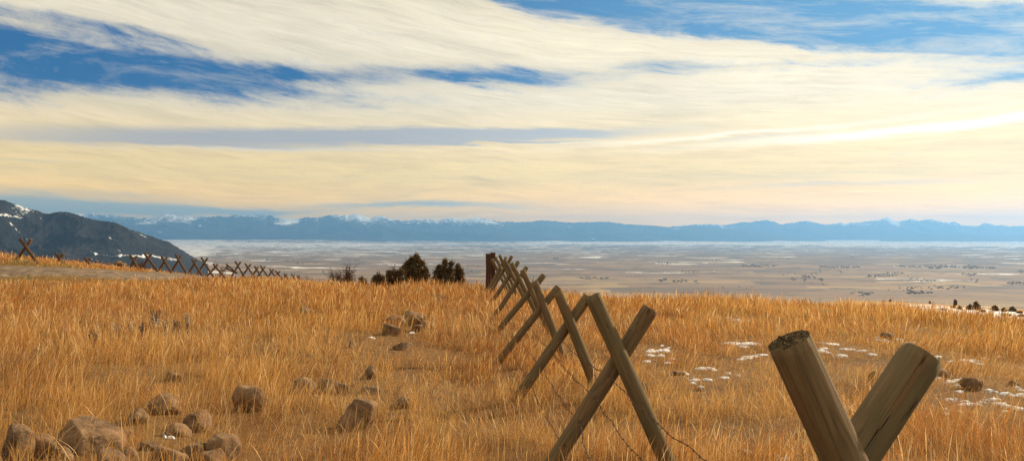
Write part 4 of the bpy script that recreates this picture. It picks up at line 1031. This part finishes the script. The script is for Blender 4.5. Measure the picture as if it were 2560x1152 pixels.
# wind-drawn coordinates: long in azimuth, thin in elevation, dipping a little to the right higher up
dip = t.m('MULTIPLY', az, t.m('ADD', .012, t.m('MULTIPLY', el, .55)))
n_low = t.noise(t.new('ShaderNodeCombineXYZ', {0: az, 1: t.m('MULTIPLY', el, 2.5)}).outputs[0], 2.6, 3, .5)
el2 = t.m('ADD', t.m('ADD', el, dip), t.m('MULTIPLY', t.m('SUBTRACT', n_low, .5), .05))
wv = t.new('ShaderNodeCombineXYZ', {0: az, 1: t.m('MULTIPLY', el2, 6.), 2: t.m('MULTIPLY', dy, .0)}).outputs[0]
n_big = t.noise(wv, 3.2, 6, .6, .35)
fine = t.noise(t.mapv(wv, (6., 11., 1)), 1.3, 12, .68, .4)
fib = t.noise(t.mapv(wv, (9., 30., 1)), 1.6, 11, .72, .5)
warp = t.m('ADD', t.m('MULTIPLY', t.m('SUBTRACT', fine, .5), .012), t.m('MULTIPLY', t.m('SUBTRACT', n_big, .5), .03))
elw = t.m('ADD', el, warp)
azw = t.m('ADD', az, t.m('MULTIPLY', t.m('SUBTRACT', n_big, .5), .15))
def blob(px, py, rx, ry, slope, strength, soft=1.):
    a, e = azel(px, py); ra = rx/F*.92; re = ry/F
    da = t.m('SUBTRACT', azw, a)
    de = t.m('ADD', t.m('SUBTRACT', elw, e), t.m('MULTIPLY', da, slope))
    q = t.m('ADD', t.m('POWER', t.m('DIVIDE', da, ra), 2.), t.m('POWER', t.m('DIVIDE', de, re), 2.))
    return t.m('MULTIPLY', t.m('EXPONENT', t.m('MULTIPLY', q, -soft)), strength)
def total(lst):
    s = None
    for b in lst:
        v = blob(*b); s = v if s is None else t.m('ADD', s, v)
    return s
holes = total([(120, 140, 560, 46, .06, 1.5), (-500, 120, 500, 60, 0, 1.2), (640, 176, 420, 17, .02, .85), (80, 42, 300, 17, .10, .62), (300, 66, 260, 12, .12, .5), (1270, 192, 250, 24, .06, .95), (1010, 178, 200, 12, .03, .4), (1650, 174, 140, 17, .03, .75), (1880, 165, 260, 8, .05, .35),
               (1330, 10, 260, 30, .14, 1.1), (1720, 32, 420, 48, .12, 1.5), (2150, 62, 420, 52, .12, 1.25), (2420, 110, 260, 30, .14, .8), (2900, 140, 400, 40, 0, .8), (640, 215, 260, 12, .07, .36), (2550, 192, 110, 8, 0, .4)])
teal = total([(40, 505, 330, 26, .03, .75), (420, 522, 330, 14, .03, .6), (1050, 512, 330, 11, -.02, .60), (700, 527, 160, 6, 0, .35), (300, 480, 330, 12, .05, .3), (2450, 540, 150, 12, 0, .2), (1400, 520, 260, 9, 0, .28), (100, 400, 300, 8, 0, .28)])
grey = total([(1250, 336, 440, 15, -.012, 1.1), (760, 344, 420, 22, -.02, .7), (300, 347, 520, 26, .0, .5), (1300, 357, 230, 4, 0, .6), (2120, 463, 420, 10, -.02, .42), (1850, 350, 200, 6, -.05, .38), (2350, 262, 240, 14, 0, .12), (2050, 290, 330, 13, 0, .12), (620, 370, 500, 5, 0, .2), (1500, 455, 500, 15, 0, .12)])
glow = total([(2330, 314, 520, 9, -.055, .9), (1850, 336, 460, 6, -.06, .55), (1480, 357, 200, 3, -.04, .4), (700, 375, 380, 4, -.03, .2)])
# blue shows where the holes outweigh the cloud fibres
hole_f = t.m('ADD', holes, t.m('ADD', t.m('MULTIPLY', t.m('SUBTRACT', fine, .5), 1.3), t.m('MULTIPLY', t.m('SUBTRACT', fib, .5), .55)))
wisp = t.noise(t.new('ShaderNodeCombineXYZ', {0: az, 1: t.m('MULTIPLY', el2, 3.2)}).outputs[0], 16., 10, .72, .3)
hole_f = t.m('ADD', hole_f, t.m('MULTIPLY', t.m('SUBTRACT', wisp, .5), 1.3))
hole_f = t.m('ADD', hole_f, t.m('MULTIPLY', t.m('SUBTRACT', n_big, .5), .25))
blue_m = t.new('ShaderNodeMapRange', {'Value': hole_f, 'From Min': .05, 'From Max': 1.1, 'To Min': 0., 'To Max': 1.}, interpolation_type='SMOOTHSTEP').outputs[0]
# outside the framed part the same broken cirrus goes on overhead
gen = t.mr(t.noise(t.mapv(wv, (1.3, 2.2, 1)), 1.7, 6, .6, .5), .5, .68)
over = t.mr(el, .32, .45); blue_m = t.m('ADD', t.m('MULTIPLY', blue_m, t.m('SUBTRACT', 1., over)), t.m('MULTIPLY', gen, over))
# clear-sky colour: deep blue at left, paler toward the sun
sdot = t.new('ShaderNodeVectorMath', {0: dirv, 1: tuple(sd)}, operation='DOT_PRODUCT').outputs['Value']
near_sun = t.mr(sdot, .45, .98)
nis = t.mix(1., sky.outputs[0], (.3, .72, .95), 'MULTIPLY')
deep = t.mix(near_sun, (.01, .75, 2.2), (1.3, 3.1, 4.9))
clear = t.mix(.88, nis, deep)
cl_hi = t.mix(near_sun, (7.7, 6.7, 4.9), (11.2, 9.3, 6.2))
cl_lo = t.mix(near_sun, (20., 10., .1), (34., 15.0, .05))
cl_md = t.mix(near_sun, (11.2, 7.6, 2.4), (13.8, 9.2, 2.9))
cloud = t.mix(t.mr(el, .022, .075), cl_lo, cl_md); cloud = t.mix(t.mr(el, .08, .17), cloud, cl_hi)
shade = t.m('ADD', .86, t.m('ADD', t.m('MULTIPLY', t.m('SUBTRACT', n_big, .5), .35), t.m('MULTIPLY', t.m('SUBTRACT', fine, .5), .62)))
shade = t.m('ADD', shade, t.m('MULTIPLY', t.m('SUBTRACT', wisp, .5), .18))
shade = t.m('ADD', shade, t.m('MULTIPLY', t.m('SUBTRACT', fib, .5), .42))
cloud = t.mix(1., cloud, t.new('ShaderNodeCombineColor', {0: shade, 1: shade, 2: shade}).outputs[0], 'MULTIPLY')
greyc = t.mix(near_sun, (3.1, 3.2, 3.6), (5.6, 6.0, 6.2))
tealc = t.mix(near_sun, (2.2, 3.9, 4.3), (5.8, 7.3, 7.0))
tn = t.m('ADD', t.m('MULTIPLY', t.m('SUBTRACT', fine, .5), .9), t.m('MULTIPLY', t.m('SUBTRACT', fib, .5), .3))
gm = t.new('ShaderNodeMapRange', {'Value': t.m('ADD', grey, t.m('MULTIPLY', tn, .35)), 'From Min': .08, 'From Max': .85}, interpolation_type='SMOOTHSTEP').outputs[0]
tm = t.new('ShaderNodeMapRange', {'Value': t.m('ADD', teal, tn), 'From Min': .12, 'From Max': .75}, interpolation_type='SMOOTHSTEP').outputs[0]
veil = t.mr(t.noise(t.new('ShaderNodeCombineXYZ', {0: az, 1: t.m('MULTIPLY', el2, 5.)}).outputs[0], 6., 9, .7, .6), .46, .72)
c = t.mix(t.m('MULTIPLY', blue_m, t.m('SUBTRACT', 1., t.m('MULTIPLY', veil, .5))), cloud, clear)
c = t.mix(t.m('MULTIPLY', gm, .85), c, greyc); c = t.mix(t.m('MULTIPLY', tm, .8), c, tealc)
c = t.mix(t.m('MULTIPLY', glow, .8, clamp=True), c, (12., 11.2, 9.6))
below = t.mr(dz, -.02, .0); c = t.mix(below, (2.4, 1.5, .7), c)
t.l.new(c, bg.inputs[0])

# ================================================================== CAMERA AND RENDER
cam = bpy.data.cameras.new('camera'); co = bpy.data.objects.new('camera', cam); COL.objects.link(co)
cam.sensor_width = 36; cam.lens = 36*F/2560; cam.shift_y = (HY-576)/2560
co.location = (0, 0, CAMZ); co.rotation_euler = (R(90), 0, 0); cam.clip_start = .1; cam.clip_end = 200000
sc.camera = co
vs = sc.view_settings; vs.view_transform = 'Standard'; vs.look = 'None'; vs.gamma = 1; vs.exposure = .48
cy = sc.cycles; cy.max_bounces = 8; cy.diffuse_bounces = 3; cy.transmission_bounces = 5; cy.volume_bounces = 0; cy.glossy_bounces = 1
cy.use_denoising = True; cy.denoising_prefilter = 'NONE'; cy.use_adaptive_sampling = True; cy.adaptive_threshold = .01
cy.sample_clamp_indirect = 4
w.cycles.sampling_method = 'MANUAL'; w.cycles.sample_map_resolution = 512
